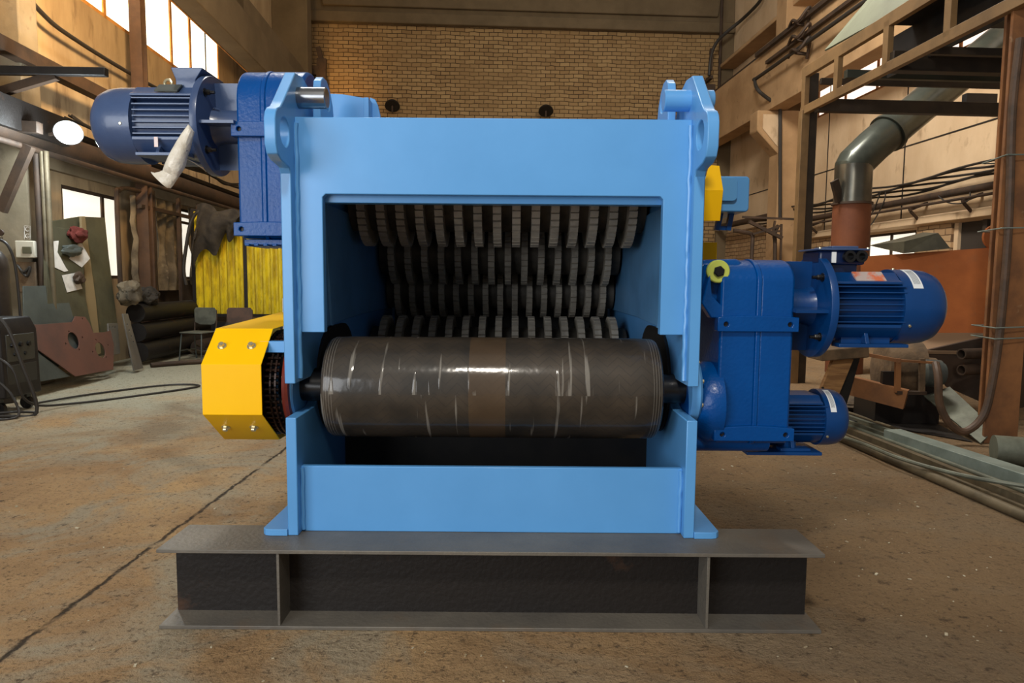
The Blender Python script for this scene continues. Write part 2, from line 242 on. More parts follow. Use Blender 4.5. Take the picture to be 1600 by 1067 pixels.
# ------------------------------------------------------------------ mesh helpers
class MB:
    def __init__(s): s.bm = bmesh.new()
    def box(s, x0, x1, y0, y1, z0, z1, rot=None, piv=None):
        r = bmesh.ops.create_cube(s.bm, size=1); vs = r['verts']
        for v in vs: v.co = Vector(((x0+x1)/2+v.co.x*(x1-x0), (y0+y1)/2+v.co.y*(y1-y0), (z0+z1)/2+v.co.z*(z1-z0)))
        if rot is not None:
            p = Vector(piv) if piv else Vector(((x0+x1)/2, (y0+y1)/2, (z0+z1)/2))
            bmesh.ops.rotate(s.bm, verts=vs, cent=p, matrix=rot)
        return s
    def bar(s, a, b, w, h, up=(0, 0, 1)):
        a = Vector(a); b = Vector(b); d = (b-a); l = d.length; d.normalize(); u = Vector(up)
        if abs(d.dot(u)) > .98: u = Vector((0, 1, 0))
        sd = d.cross(u).normalized(); u = sd.cross(d).normalized()
        vs = [s.bm.verts.new(p+sd*i*w/2+u*j*h/2) for p in (a, b) for i, j in ((-1, -1), (1, -1), (1, 1), (-1, 1))]
        for q in ((0, 1, 2, 3), (7, 6, 5, 4), (0, 4, 5, 1), (1, 5, 6, 2), (2, 6, 7, 3), (3, 7, 4, 0)): s.bm.faces.new([vs[k] for k in q])
        return s
    def rings(s, rings, closed=True, cap=True):
        R = [[s.bm.verts.new(p) for p in r] for r in rings]; n = len(R[0])
        for a, b in zip(R, R[1:]):
            for i in range(n if closed else n-1): s.bm.faces.new((a[i], a[(i+1) % n], b[(i+1) % n], b[i]))
        if cap and closed:
            s.bm.faces.new(R[0][::-1]); s.bm.faces.new(R[-1])
        return s
    def lathe(s, a, d, prof, n=32, ph=0, cap=True):     # prof: (distance along d, radius)
        a = Vector(a); d = Vector(d).normalized(); u = Vector((0, 0, 1)) if abs(d.z) < .9 else Vector((0, 1, 0)); e = d.cross(u).normalized(); f = e.cross(d).normalized()
        return s.rings([[a+d*t+(e*math.cos(ph+2*PI*i/n)+f*math.sin(ph+2*PI*i/n))*max(r, .0004) for i in range(n)] for t, r in prof], cap=cap)
    def cyl(s, a, b, r, n=24, r2=None, ph=0):
        a = Vector(a); b = Vector(b); return s.lathe(a, b-a, [(0, r), ((b-a).length, r if r2 is None else r2)], n, ph)
    def pipe(s, a, b, r, ri, n=24):
        a = Vector(a); b = Vector(b); l = (b-a).length; return s.lathe(a, b-a, [(0, ri), (0, r), (l, r), (l, ri), (0, ri)], n, cap=False)
    def tube(s, pts, r, n=10, smooth=True):
        P = [Vector(p) for p in pts]
        if smooth and len(P) > 2:
            Q = []
            for i in range(len(P)-1):
                p0 = P[max(i-1, 0)]; p1 = P[i]; p2 = P[i+1]; p3 = P[min(i+2, len(P)-1)]
                for k in range(6):
                    t = k/6; Q.append(.5*((2*p1)+(-p0+p2)*t+(2*p0-5*p1+4*p2-p3)*t*t+(-p0+3*p1-3*p2+p3)*t**3))
            Q.append(P[-1]); P = Q
        rings = []; prev = None
        for i, p in enumerate(P):
            d = (P[min(i+1, len(P)-1)]-P[max(i-1, 0)]).normalized()
            if prev is None: u = Vector((0, 0, 1)) if abs(d.z) < .9 else Vector((0, 1, 0)); e = d.cross(u).normalized()
            else: e = (prev-d*prev.dot(d)).normalized()
            prev = e; f = d.cross(e); rr = r[i*len(r)//len(P)] if isinstance(r, list) else r
            rings.append([p+(e*math.cos(2*PI*k/n)+f*math.sin(2*PI*k/n))*rr for k in range(n)])
        return s.rings(rings)
    def prism(s, poly, a0, a1, axis='X', holes=()):     # poly in the plane across the axis: X->(y,z) Y->(x,z) Z->(x,y)
        def P(p, a): return Vector((a, p[0], p[1])) if axis == 'X' else Vector((p[0], a, p[1])) if axis == 'Y' else Vector((p[0], p[1], a))
        loops = [poly]+list(holes); caps = []
        VV = []
        for a in (a0, a1):
            V = [[s.bm.verts.new(P(p, a)) for p in lp] for lp in loops]; VV.append(V)
            if not holes: s.bm.faces.new(V[0] if a == a0 else V[0][::-1])
            else:
                es = [s.bm.edges.new((v[i], v[(i+1) % len(v)])) for v in V for i in range(len(v))]
                bmesh.ops.triangle_fill(s.bm, edges=es, use_beauty=True)
        for la, lb in zip(VV[0], VV[1]):
            for i in range(len(la)): s.bm.faces.new((la[i], la[(i+1) % len(la)], lb[(i+1) % len(lb)], lb[i]))
        return s
    def quad(s, a, b, c, d, t):                           # a sheet with thickness t
        a, b, c, d = map(Vector, (a, b, c, d)); n = (b-a).cross(d-a).normalized()*t
        return s.rings([[a, b, c, d], [a+n, b+n, c+n, d+n]])
    def surf(s, fn, nu, nv, t):                           # thickened parametric sheet
        G = [[Vector(fn(i/nu, j/nv)) for j in range(nv+1)] for i in range(nu+1)]; A = []; B = []
        for i in range(nu+1):
            ra = []; rb = []
            for j in range(nv+1):
                du = G[min(i+1, nu)][j]-G[max(i-1, 0)][j]; dv = G[i][min(j+1, nv)]-G[i][max(j-1, 0)]; n = du.cross(dv).normalized()*t
                ra.append(s.bm.verts.new(G[i][j])); rb.append(s.bm.verts.new(G[i][j]+n))
            A.append(ra); B.append(rb)
        F = s.bm.faces.new
        for i in range(nu):
            for j in range(nv):
                F((A[i][j], A[i+1][j], A[i+1][j+1], A[i][j+1])); F((B[i][j], B[i][j+1], B[i+1][j+1], B[i+1][j]))
        for j in range(nv): F((A[0][j], A[0][j+1], B[0][j+1], B[0][j])); F((A[nu][j+1], A[nu][j], B[nu][j], B[nu][j+1]))
        for i in range(nu): F((A[i+1][0], A[i][0], B[i][0], B[i+1][0])); F((A[i][nv], A[i+1][nv], B[i+1][nv], B[i][nv]))
        return s
    def build(s, name, m, parent=None, bev=0, ang=35, org=None):
        bm = s.bm; bmesh.ops.transform(bm, matrix=XF[0].to_4x4(), verts=bm.verts); bmesh.ops.recalc_face_normals(bm, faces=bm.faces)
        for f in bm.faces: f.smooth = True
        for e in bm.edges:
            if len(e.link_faces) == 2 and e.calc_face_angle(0) > math.radians(ang): e.smooth = False
        if org is not None: bmesh.ops.translate(bm, verts=bm.verts, vec=-Vector(org))
        me = bpy.data.meshes.new(name); bm.to_mesh(me); bm.free(); me.materials.append(m)
        o = bpy.data.objects.new(name, me); C.objects.link(o)
        if org is not None: o.location = Vector(org)
        if bev:
            md = o.modifiers.new('bevel', 'BEVEL'); md.width = bev; md.segments = 2; md.limit_method = 'ANGLE'; md.angle_limit = math.radians(40)
        if parent:
            o.parent = parent; o.matrix_parent_inverse = wm(parent).inverted()
        return o
def wm(o):
    m = Matrix.LocRotScale(o.location, o.rotation_euler, o.scale)
    if o.parent: m = wm(o.parent) @ o.matrix_parent_inverse @ m
    return m
def tag(o, label=None, cat=None, group=None, kind=None):
    if label: o['label'] = label
    if cat: o['category'] = cat
    if group: o['group'] = group
    if kind: o['kind'] = kind
    return o
def thing(name, loc, label, cat, group=None):
    o = bpy.data.objects.new(name, None); C.objects.link(o); o.location = XF[0] @ Vector(loc); o.empty_display_size = .2; return tag(o, label, cat, group)
def struct(o): o['kind'] = 'structure'; return o
def copy_tree(o, parent=None):
    c = o.copy(); C.objects.link(c); c.parent = parent
    for ch in list(o.children): copy_tree(ch, c)
    return c
def circ(cx, cy, r, n=24, a0=0, a1=2*PI, end=False): return [(cx+r*math.cos(a0+(a1-a0)*i/n), cy+r*math.sin(a0+(a1-a0)*i/n)) for i in range(n+(1 if end else 0))]
def rrect(x0, x1, y0, y1, r, n=5):
    P = []
    for cx, cy, a in ((x1-r, y1-r, 0), (x0+r, y1-r, PI/2), (x0+r, y0+r, PI), (x1-r, y0+r, 3*PI/2)): P += circ(cx, cy, r, n, a, a+PI/2, True)
    return P
def hexbolt(mb, p, d, r=.012, h=.01):
    mb.lathe(p, d, [(0, r*1.5), (.003, r*1.5)], 18); mb.lathe(p, d, [(.003, r), (.003+h*.8, r), (.003+h, r*.85)], 6); return mb

XL, XR, YB = -5.6, 8.62, 22.9
# ================================================================== SETTING
struct(MB().box(-9, 12, -4, 25, -.2, 0).build('floor', FLOOR))
hall(True)
wl = [(4, 0), (YB, 0), (YB, 13), (4, 13)]
hl = [[(7.0, 5.27), (16.0, 5.27), (16.0, 7.4), (7.0, 7.4)], [(9.83, 1.3), (11.35, 1.3), (11.35, 2.58), (9.83, 2.58)], [(12.2, 1.3), (14.25, 1.3), (14.25, 2.66), (12.2, 2.66)]]
struct(MB().prism(wl, XL-.3, XL, 'X', hl).build('wall_left', CONCL))
hr = [[(7.0, 5.42), (17.0, 5.42), (17.0, 6.55), (7.0, 6.55)], [(12.9, 1.5), (15.4, 1.5), (15.4, 2.36), (12.9, 2.36)], [(10.5, 0), (11.75, 0), (11.75, 2.4), (10.5, 2.4)]]
struct(MB().prism(wl, XR, XR+.3, 'X', hr).build('wall_right', CONC))
struct(MB().box(XL-.3, XR+.3, YB, YB+.3, 0, 13).build('wall_back', BRICK))
def wstrip(n, X, sgn, ys, z0, z1, gm, fm, trans=(), t=.05):
    w0 = MB(); xa, xb = sorted((X+sgn*.005, X+sgn*.10)); y0, y1 = ys[0], ys[-1]
    w0.box(xa, xb, y0, y1, z0, z0+t).box(xa, xb, y0, y1, z1-t, z1)
    for y in ys: w0.box(xa, xb, y-t*.7, y+t*.7, z0, z1)
    for zt in trans: w0.box(xa, xb, y0, y1, zt-.025, zt+.025)
    f = struct(w0.build('window_%d' % n, fm))
    for a, b in zip(ys, ys[1:]): MB().box(*sorted((X+sgn*.03, X+sgn*.045)), a+t*.7, b-t*.7, z0+t, z1-t).build('pane', gm, f)
wstrip(1, XL, -1, [7.0, 8.4, 9.8, 11.2, 12.15, 13.57, 14.45, 16.0], 5.27, 7.4, GLASSL, OCHRE, (6.62,), .06)
wstrip(2, XL, -1, [9.83, 10.9, 11.35], 1.3, 2.58, GLASSW, RUSTD)
wstrip(3, XL, -1, [12.2, 12.7, 13.2, 13.7, 14.25], 1.3, 2.66, GLASSW, RUSTD, (2.4,))
wstrip(4, XR, 1, [7.0+i*1.25 for i in range(9)], 5.42, 6.55, GLASSR, RUSTB)
wstrip(5, XR, 1, [12.9, 13.7, 14.5, 15.4], 1.5, 2.36, GLASSW, RUSTD)
struct(MB().box(XR+.06, XR+.10, 10.5, 11.75, 0, 2.4).box(XR-.02, XR+.08, 11.05, 11.15, 0, 2.4).build('door_1', mat('dark_doorway', sr(50, 42, 34), .8)))
m = MB()
for y in (6.1, 9.1, 12.15, 15.2, 18.2, 21.2): m.box(XL-.001, XL+.012, y-.02, y+.02, 3.0, 13)
m.box(XL-.001, XL+.012, 5, YB, 4.1, 4.125)
struct(m.build('trim_1', CREV))
m = MB()
for y in (7.4, 10.4, 13.4, 16.4, 19.4): m.box(XR-.010, XR+.001, y-.015, y+.015, 2.6, 13)
m.box(XR-.010, XR+.001, 5, YB, 4.02, 4.045)
struct(m.build('trim_2', CREV))
struct(MB().box(XL, XL+.08, 5, YB, 2.73, 2.98).build('trim_3', CONCG))
struct(MB().prism([(XR, 2.62), (XR-.16, 2.56), (XR-.16, 2.44), (XR, 2.40)], 5, 17.4, 'Y').build('trim_4', CONC, bev=.01))
struct(MB().box(XR-.06, XR, 18.2, YB, 0, 3.0).box(XR-.05, XR, 15.5, 17.4, 0, 2.4).box(XR-.05, XR, 11.85, 12.8, 0, 2.4).build('trim_5', BRICKS))
m = MB().box(XL, XL+.5, YB-.12, YB, 0, 9.46).box(XR-.4, XR, YB-.12, YB, 0, 9.46)
struct(m.build('trim_6', CONCD))
m = MB().box(XL, XR, YB-.22, YB, 9.46, 9.80).box(XL, XR, YB-.12, YB, 9.8, 13); m.prism([(XL+.9, 9.95), (XR-.6, 9.95), (XR-.3, 12), (XL+.6, 12)], YB-.24, YB-.1, 'Y')
struct(m.build('trim_7', CONCD, bev=.03))
struct(MB().prism([(-4.92, 5.85), (-4.50, 5.85), (-4.50, 6.62), (-4.62, 6.72), (-4.62, 7.1), (-4.92, 7.1)], 5.0, YB-.25, 'Y').build('trim_8', CONCD, bev=.015))
struct(MB().box(-4.935, -4.92, 5.0, YB-.25, 5.84, 5.98).build('trim_15', OCHRE))  # orange strip paints window light on the beam's outer edge
struct(MB().prism([(7.60, 5.73), (7.60, 6.55), (7.50, 6.72), (7.50, 7.20), (8.05, 7.20), (8.05, 5.73)], 5.0, YB-.25, 'Y').build('trim_9', BEAMR, bev=.015))
m = MB()
for y in (8.2, 14.2, 20.2): m.box(XL, -4.62, y, y+.5, 6.7, 13)
struct(m.build('trim_16', CONCD, bev=.02))
m = MB()
for y in (11.5, 17.5): m.box(7.95, XR, y, y+.6, 7.2, 13)
m.box(8.1, XR, 5, YB-.25, 8.3, 8.42)
struct(m.build('trim_17', BEAMR, bev=.02))
struct(MB().box(XL, -5.22, 8.50, 8.85, 0, 13).build('trim_10', CONCG, bev=.02))
struct(MB().box(XL, -4.95, 17.2, 17.8, 0, 5.85).build('trim_11', CONCD, bev=.02))
m = MB().box(7.9, XR, 17.5, 18.1, 0, 5.73)
m.prism([(7.92, 4.62), (7.32, 5.22), (7.32, 5.73), (7.92, 5.73)], 17.55, 18.05, 'Y')
struct(m.build('trim_12', BEAMR, bev=.03))
struct(MB().prism([(7.86, 4.82), (7.46, 5.26), (7.46, 5.62), (7.86, 5.62)], 17.52, 17.55, 'Y').build('trim_13', CONC))
hall(False)

# ================================================================== STEEL BEAM (H section)
def hbeam(y0, label):
    p = aZ(252, 983, 0); x0, x1 = -1.308, 1.162
    t = thing('steel_beam', ((x0+x1)/2, y0+.13, 0), label, 'steel beam')
    MB().box(x0, x1, y0, y0+.26, .292, .306).build('top_flange', STEEL, t, .002)
    m = MB().box(x0, x1, y0, y0+.26, 0, .014)
    m.build('bottom_flange', STEEL, t, .002)
    m = MB().prism([(x0+.012, .014), (x1-.012, .014), (x1-.012, .292), (x0+.012, .292)], y0+.122, y0+.138, 'Y')
    m.build('web', STEELD, t)
    for xs in (-.862, .735):
        for s in (0, 1):
            ya, yb = (y0+.006, y0+.122) if s == 0 else (y0+.138, y0+.254)
            MB().box(xs-.005, xs+.005, ya, yb, .014, .292).build('stiffener', STEEL, t, .001)
    return t
hbeam(2.442, 'long dark steel H-beam with web stiffeners lying under the front feet of the blue crusher')

# ================================================================== CRUSHER
XM = -.0765; XI = .752; XO = .793; ZB = .306; YF = 2.59; YR = 4.75
cr = thing('crusher', (XM, 3.5, ZB), 'large light blue industrial roller crusher with drum in front, standing on a dark steel beam', 'machine')
lug = [(YF, 1.695), (2.575, 1.715), (2.53, 1.722), (2.488, 1.727), (2.45, 1.742), (2.433, 1.775), (2.431, 1.86), (2.440, 1.885), (2.458, 1.902), (2.49, 1.915), (2.525, 1.945), (2.665, 2.082), (2.76, 2.092), (2.83, 2.075), (2.885, 2.03), (2.925, 1.97), (2.94, 1.915)]
hole = circ(2.531, 1.834, .052, 28)
slot = [(YF, .772), (2.80, .772)]+circ(2.83, .838, .066, 10, -PI/2, PI/2, True)+[(2.80, .904), (YF, .904)]
plate = [(YF, ZB)]+slot+lug+[(YR, 1.915), (YR, ZB)]
for s in (-1, 1):
    a, b = XM+s*XI, XM+s*XO
    MB().prism(plate, min(a, b), max(a, b), 'X', [hole]).build('side_plate', BLUE, cr, .0035)
# weld bead between side plates and front panels
for s in (-1, 1):
    x = XM+s*(XI-.006); pts = [(x+random.uniform(-.002, .002), 2.640+random.uniform(-.002, .002), z) for z in [.92+i*.0335 for i in range(30)]]
    MB().tube(pts, .0085, 8).build('weld_seam', BLUE, cr)
    pts = [(x+random.uniform(-.002, .002), 2.636, .315+i*.031) for i in range(9)]
    MB().tube(pts, .008, 8).build('weld_seam', BLUE, cr)
# upper front panel with the inspection opening (n shape)
ox0, ox1, oz = -.728, .574, 1.628
MB().prism([(XM-XI, 1.098), (ox0, 1.098), (ox0, oz-.012), (ox0+.012, oz), (ox1-.012, oz), (ox1, oz-.012), (ox1, 1.098), (XM+XI, 1.098), (XM+XI, 1.915), (XM-XI, 1.915)], 2.645, 2.685, 'Y').build('front_panel', BLUE, cr, .003)
MB().box(XM-XI, XM+XI, 2.64, 2.665, ZB, .570).build('lower_front_panel', BLUE, cr, .003)
MB().box(XM-XI, XM+XI, 2.685, 2.74, 1.60, 1.632).build('lintel_flange', BLUE, cr, .002)
# roof, rear and inner liners
MB().box(XM-XI, XM+XI, 2.685, YR, 1.885, 1.915).build('top_cover', BLUE, cr)
MB().box(XM-XI, XM+XI, YR-.03, YR, ZB, 1.885).build('rear_panel', BLUE, cr)
for s in (-1, 1):
    a, b = XM+s*(XI-.02), XM+s*XI
    MB().prism([(2.80, 1.63), (2.98, 1.10), (3.6, 1.12), (YR-.03, 1.12), (YR-.03, 1.63)], min(a, b), max(a, b), 'X').build('liner', INNER, cr, .003)
    a2 = XM+s*(XI-.032)
    MB().prism([(2.92, 1.62), (3.02, 1.10), (3.05, 1.10), (2.95, 1.62)], min(a, a2), max(a, a2), 'X').build('liner_rib', INNER, cr, .002)
    # black rounded plate at the shaft cut-out
    a3 = XM+s*(XI-.012)
    sp_ = circ(3.30, .86, .235, 14, -PI/2, PI/2, True)+circ(3.10, .86, .235, 14, PI/2, 3*PI/2, True)
    MB().prism(sp_, min(a3, b), max(a3, b), 'X').build('shaft_cutout_plate', BLACK, cr)
# discharge chute and floor, coloured black for the shade in the cavity
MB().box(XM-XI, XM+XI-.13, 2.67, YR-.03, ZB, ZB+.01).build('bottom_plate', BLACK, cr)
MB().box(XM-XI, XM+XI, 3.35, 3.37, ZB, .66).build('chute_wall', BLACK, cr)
# front drum
DC = Vector((XM-.0, 2.832, .859)); DR = .207; DH = .672
m = MB().lathe(DC-Vector((DH, 0, 0)), (1, 0, 0), [(0, .10), (0, DR-.016), (.006, DR-.006), (.02, DR), (.09, DR+.002), (2*DH-.09, DR+.002), (2*DH-.02, DR), (2*DH-.006, DR-.006), (2*DH, DR-.016), (2*DH, .10)], 96)
drum = m.build('drum', DRUM, cr, org=DC)
for s in (-1, 1):
    MB().cyl(DC+Vector((s*DH, 0, 0)), DC+Vector((s*(XO+.06), 0, 0)), .062, 32).build('shaft', BLACKG, drum)
    h = MB().lathe(DC+Vector((s*XI, 0, 0))+Vector((s*.042, .0, 0)), (s, 0, 0), [(0, .15), (.035, .15), (.045, .14), (.045, .09)], 40)
    h.build('bearing_flange', BLUE, cr)
    b_ = MB()
    for k in range(8): hexbolt(b_, DC+Vector((s*(XO+.044), .125*math.cos(k*PI/4+.39), .125*math.sin(k*PI/4+.39))), (s, 0, 0), .009, .008)
    b_.build('bearing_bolts', ZINC, cr)
# crushing rotors with toothed discs
def rotor(y, z, r, n, ph, teeth=22, half=.70, w=.048, rs=None):
    rs = rs or r*.66
    sh = MB().cyl((XM-half-.03, y, z), (XM+half+.03, y, z), rs, 40).build('rotor', CUTD, cr)
    for k in range(n):
        x = XM-half+(2*half)*(k+.5)/n; rr = []; a0 = ph+random.uniform(0, .2)
        for i in range(teeth):
            a = a0+2*PI*i/teeth; st = 2*PI/teeth
            for f_, q in ((.0, .93), (.05, 1.0), (.76, 1.0), (.81, .93)): rr.append((y+r*q*math.cos(a+st*f_), z+r*q*math.sin(a+st*f_)))
        MB().prism(rr, x-w/2, x+w/2, 'X').build('cutter_disc', CUT, sh)
rotor(3.52, 1.70, .225, 15, .1, 38, .70, .040)
rotor(4.20, 1.47, .19, 14, .3, 32, .685, .037)
rotor(4.44, 1.24, .17, 15, .2, 30, .69, .036)
rotor(3.98, .895, .205, 15, .2, 34, .70, .038, .14)
MB().box(XM-XI+.02, XM+XI-.02, YR-.05, YR-.03, ZB, 1.885).build('rear_shade_sheet', BLACK, cr)  # black sheet added to darken the chamber behind the rotors
# feet plates
for s in (-1, 1):
    x0 = XM+s*XO; x1 = XM+s*.892; 
    poly = [(x0, 2.585), (x1-s*.03, 2.585), (x1-s*.012, 2.59), (x1, 2.605), (x1, 2.63), (x1-s*.005, 2.96), (x1-s*.03, 2.98), (x0, 2.98)]
    MB().prism(poly, ZB, ZB+.026, 'Z').build('foot_plate', BLUE, cr, .002)
    b_ = MB(); hexbolt(b_, (x0+s*.045, 2.90, ZB+.026), (0, 0, 1), .016, .016); b_.build('foot_bolt', BLUE, cr)
# lifting pins and rear swing arm lugs
for s in (-1, 1):
    p0 = XM+s*(XO+(.012 if s < 0 else .05)); p1 = XM+s*(XI-.11 if s < 0 else XI-.10)
    MB().lathe((p0, 2.70, 1.998), (-s, 0, 0), [(0, .036), (.003, .04), (abs(p1-p0)-.003, .04), (abs(p1-p0), .036)], 32).build('pivot_pin', CHROME if s < 0 else BLUE, cr)
    sx = XM+s*(XI-.008)
    lp = [(2.83, 1.915), (2.83, 2.06), (2.845, 2.105), (2.88, 2.128), (2.93, 2.128), (2.98, 2.10), (3.02, 2.05), (3.04, 1.98), (3.05, 1.915)]
    hx = [(y, z) for y, z in circ(2.945, 2.045, .036, 20)]
    ax = -.812 if s < 0 else .655
    MB().prism(lp, ax-s*.0, ax-s*.032, 'X', [hx]).build('pivot_lug', BLUE, cr, .003)
# swing arm behind the left lug
def z_at(px, py, Y): return aY(px, py, Y).z
xs = [aY(p_, 150, 3.12).x for p_ in (508, 535, 566)]; za = [z_at(508, 146, 3.12), z_at(535, 147, 3.12), z_at(566, 153, 3.12)]
m = MB().prism([(xs[0], 1.915), (xs[0], za[0]), (xs[1], za[1]), (xs[2]+.01, za[2]), (xs[2]+.01, 1.915)], 3.12, 3.15, 'Y')
m.prism([(3.14, 1.915), (3.14, za[0]), (3.75, za[0]+.04), (3.78, 1.915)], xs[0], xs[0]+.03, 'X')
m.build('swing_arm', BLUE, cr, .002)
xg = aY(568, 160, 3.08).x; xh = aY(576, 160, 3.08).x; xe_ = aY(597, 170, 3.16).x; zg = z_at(572, 152, 3.08); zh = z_at(576, 152, 3.16)
m = MB().prism([(3.08, 1.915), (3.08, zg), (3.35, zg-.01), (3.42, 1.915)], xg, xh, 'X')
m.prism([(xh-.01, 1.915), (xh-.01, zh)]+[(xh+(xe_-xh)*math.sin(a), 1.915+(zh-1.915)*math.cos(a)) for a in (.3, .6, .9, 1.2, 1.45)]+[(xe_, 1.915)], 3.16, 3.18, 'Y')
m.build('arm_gusset', BLUE, cr, .002)
# ---- chain guard, left, yellow
gx0, gx1 = -1.192, -.962
prof = [(3.50, 1.135), (2.742, 1.104), (2.60, .975), (2.60, .780), (2.788, .640), (3.45, .62)]
def off(p, c=(3.05, .878), t=.004):
    d = math.hypot(p[0]-c[0], p[1]-c[1]); return (p[0]-(p[0]-c[0])/d*t*1.3, p[1]-(p[1]-c[1])/d*t*1.3)
g = MB().prism(prof+[off(p) for p in prof[::-1]], gx0, gx1, 'X').build('chain_guard', YEL, cr, .0012)
MB().prism([off(p) for p in prof], gx0+.001, gx0+.005, 'X').build('guard_side', YEL, g)
def on_facet(px, py, A, B):
    n_ = Vector((0, -(B[1]-A[1]), B[0]-A[0])).normalized()
    if n_.y > 0: n_ = -n_
    d = ray(px, py); o_ = Vector((0, 0, CH)); return o_+d*((Vector((0, A[0], A[1]))-o_).dot(n_)/d.dot(n_)), n_
for px, py, A, B in ((347, 541, prof[1], prof[2]), (393, 541, prof[1], prof[2]), (353, 667, prof[3], prof[4]), (397, 667, prof[3], prof[4])):
    p, n_ = on_facet(px, py, A, B); m = MB(); hexbolt(m, p, n_, .0115, .014); m.build('guard_bolt', ZINC, g)
MB().box(-1.0, XM-XO, 2.69, 2.73, 1.013, 1.058).build('guard_bracket', BLUE, cr, .002)
MB().box(-.99, XM-XO, 2.78, 2.82, .685, .716).build('guard_bracket', BLUE, cr, .002)
MB().lathe((-.905, 2.86, .872), (1, 0, 0), [(0, .05), (0, .205), (.012, .21), (.024, .205), (.024, .05)], 48).build('sprocket_disc', REDOX, cr)
m = MB()
for k in range(26):
    a = PI/2+.2+PI*1.0*k/25; a_ = a
    for xx in (-.975, -.945, -.925):
        p = Vector((xx, 2.86+.205*math.cos(a_), .872+.205*math.sin(a_))); t_ = Vector((0, -math.sin(a_), math.cos(a_)))
        m.bar(p-t_*.012, p+t_*.012, .007, .030, up=(0, math.cos(a_), math.sin(a_)))
    p = Vector((-.99, 2.86+.203*math.cos(a), .872+.203*math.sin(a))); m.cyl(p, p+Vector((.075, 0, 0)), .0075, 8)
for z in (1.077, .667):
    for k in range(22):
        y = 2.84+k*.026
        for xx in (-.975, -.945, -.925): m.box(xx-.0035, xx+.0035, y-.012, y+.012, z-.014, z+.014)
m.build('drive_chain', CHAIN, cr)
MB().lathe((-1.08, 2.86, .872), (1, 0, 0), [(0, .07), (.08, .07), (.08, .19), (.13, .19), (.13, .06), (.30, .06)], 40).build('sprocket', CHAIN, cr)

# ---- gearboxes
def gearbox(x0, x1, y0, y1, zt, zb, bars, nm, ridge, cap=.62):
    yc = (y0+y1)/2; r = (y1-y0)/2; zc = zt-r*cap
    def body(yi, xa, xb, zt_=0, rr=None):
        rr = rr or r-yi; top = [(yc+(rr)*math.cos(a), zc+(zt-zc-yi-zt_)*math.sin(a)) for a in [PI*i/20 for i in range(21)]]
        return [(yc-rr, zb+.03), (yc-rr+.03, zb+yi), (yc+rr-.03, zb+yi), (yc+rr, zb+.03)]+top
    b = MB().prism(body(.005, 0, 0), x0+.004, ridge, 'X').build(nm, GEAR, cr, .01)
    MB().prism(body(0, 0, 0), ridge-.006, ridge+.014, 'X').build('housing_rib', GEAR, b, .004)
    MB().prism(body(.003, 0, 0), ridge+.006, x1, 'X').build('housing_half', GEAR, b, .012)
    for (za, zb_, h) in bars:
        n = 14; pts = [(x0-.012+(x1-x0+.024)*i/n, za+h*math.sin(PI*i/n)) for i in range(n+1)]+[(x1+.012, zb_), (x0-.012, zb_)]
        hs = [circ(x0+.022, (za+zb_)/2, .010, 16), circ(x1-.022, (za+zb_)/2, .010, 16)]
        MB().prism(pts, y0-.018, y0+.03, 'Y', hs).build('flange_bar', GEAR, b, .003)
        k = MB()
        for h_ in hs: k.cyl((sum(p[0] for p in h_)/16, y0-.004, (za+zb_)/2), (sum(p[0] for p in h_)/16, y0+.02, (za+zb_)/2), .011, 16)
        k.build('bolt_hole', BLACK, b)
    return b
gr = gearbox(.832, 1.132, 2.735, 3.05, 1.402, .640, [(1.166, 1.108, .006), (.716, .664, .010)], 'right_gearbox', .985)
# recess with torque arm bushing at its upper left corner, output hub
MB().prism([(.742, 1.36), (.77, 1.395), (.93, 1.40), (.955, 1.36), (.955, 1.26), (.93, 1.225), (.80, 1.21), (.742, 1.25)], 2.80, 2.99, 'Y').build('housing_shoulder', GEAR, gr, .02)
MB().prism([(.79, 1.34), (.80, 1.25), (.85, 1.20), (.92, 1.205), (.945, 1.25), (.955, 1.30), (.955, 1.16), (.80, 1.16), (.76, 1.22)], 2.742, 2.80, 'Y').build('housing_web', GEAR, gr, .008)
wc = aY(1123, 424, 2.745)
MB().lathe(wc, (0, 1, 0), [(0, .018), (0, .042), (.004, .046), (.02, .046)], 40).build('washer', YGREEN, gr)
MB().lathe(wc+Vector((0, -.012, 0)), (0, 1, 0), [(0, .018), (.003, .0225), (.022, .0225)], 6, ph=.3).build('hex_bolt', BLACKG, gr)
MB().cyl(wc+Vector((0, .02, 0)), wc+Vector((0, .2, 0)), .03, 24).build('bushing', BLACK, gr)
MB().lathe((.717, 2.86, .80), (1, 0, 0), [(0, .13), (.03, .135), (.06, .15), (.09, .17), (.14, .17)], 40).build('output_hub', GEAR, gr)
MB().lathe((.72, 2.86, .65), (1, 0, 0), [(0, .06), (.36, .06)], 32).build('lower_cover', GEAR, gr)
MB().lathe((.92, 2.86, .652), (1, 0, 0), [(0, .055), (.12, .055)], 32).build('lower_boss', BLACK, gr)
gl = gearbox(-1.190, -.90, 2.985, 3.31, 2.222, 1.475, [(1.968, 1.908, .004), (1.545, 1.488, .004)], 'left_gearbox', -1.075, .95)
m = MB().box(-1.17, -.90, 3.0, 3.25, 1.452, 1.475)
for k in range(7): m.box(-1.165+k*.04, -1.145+k*.04, 2.99, 3.25, 1.446, 1.456)
m.build('bottom_cover', GEAR, gl, .003)
MB().lathe((-.875, 3.14, 1.66), (-1, 0, 0), [(0, .15), (.05, .15)], 40).build('output_hub', GEAR, gl)
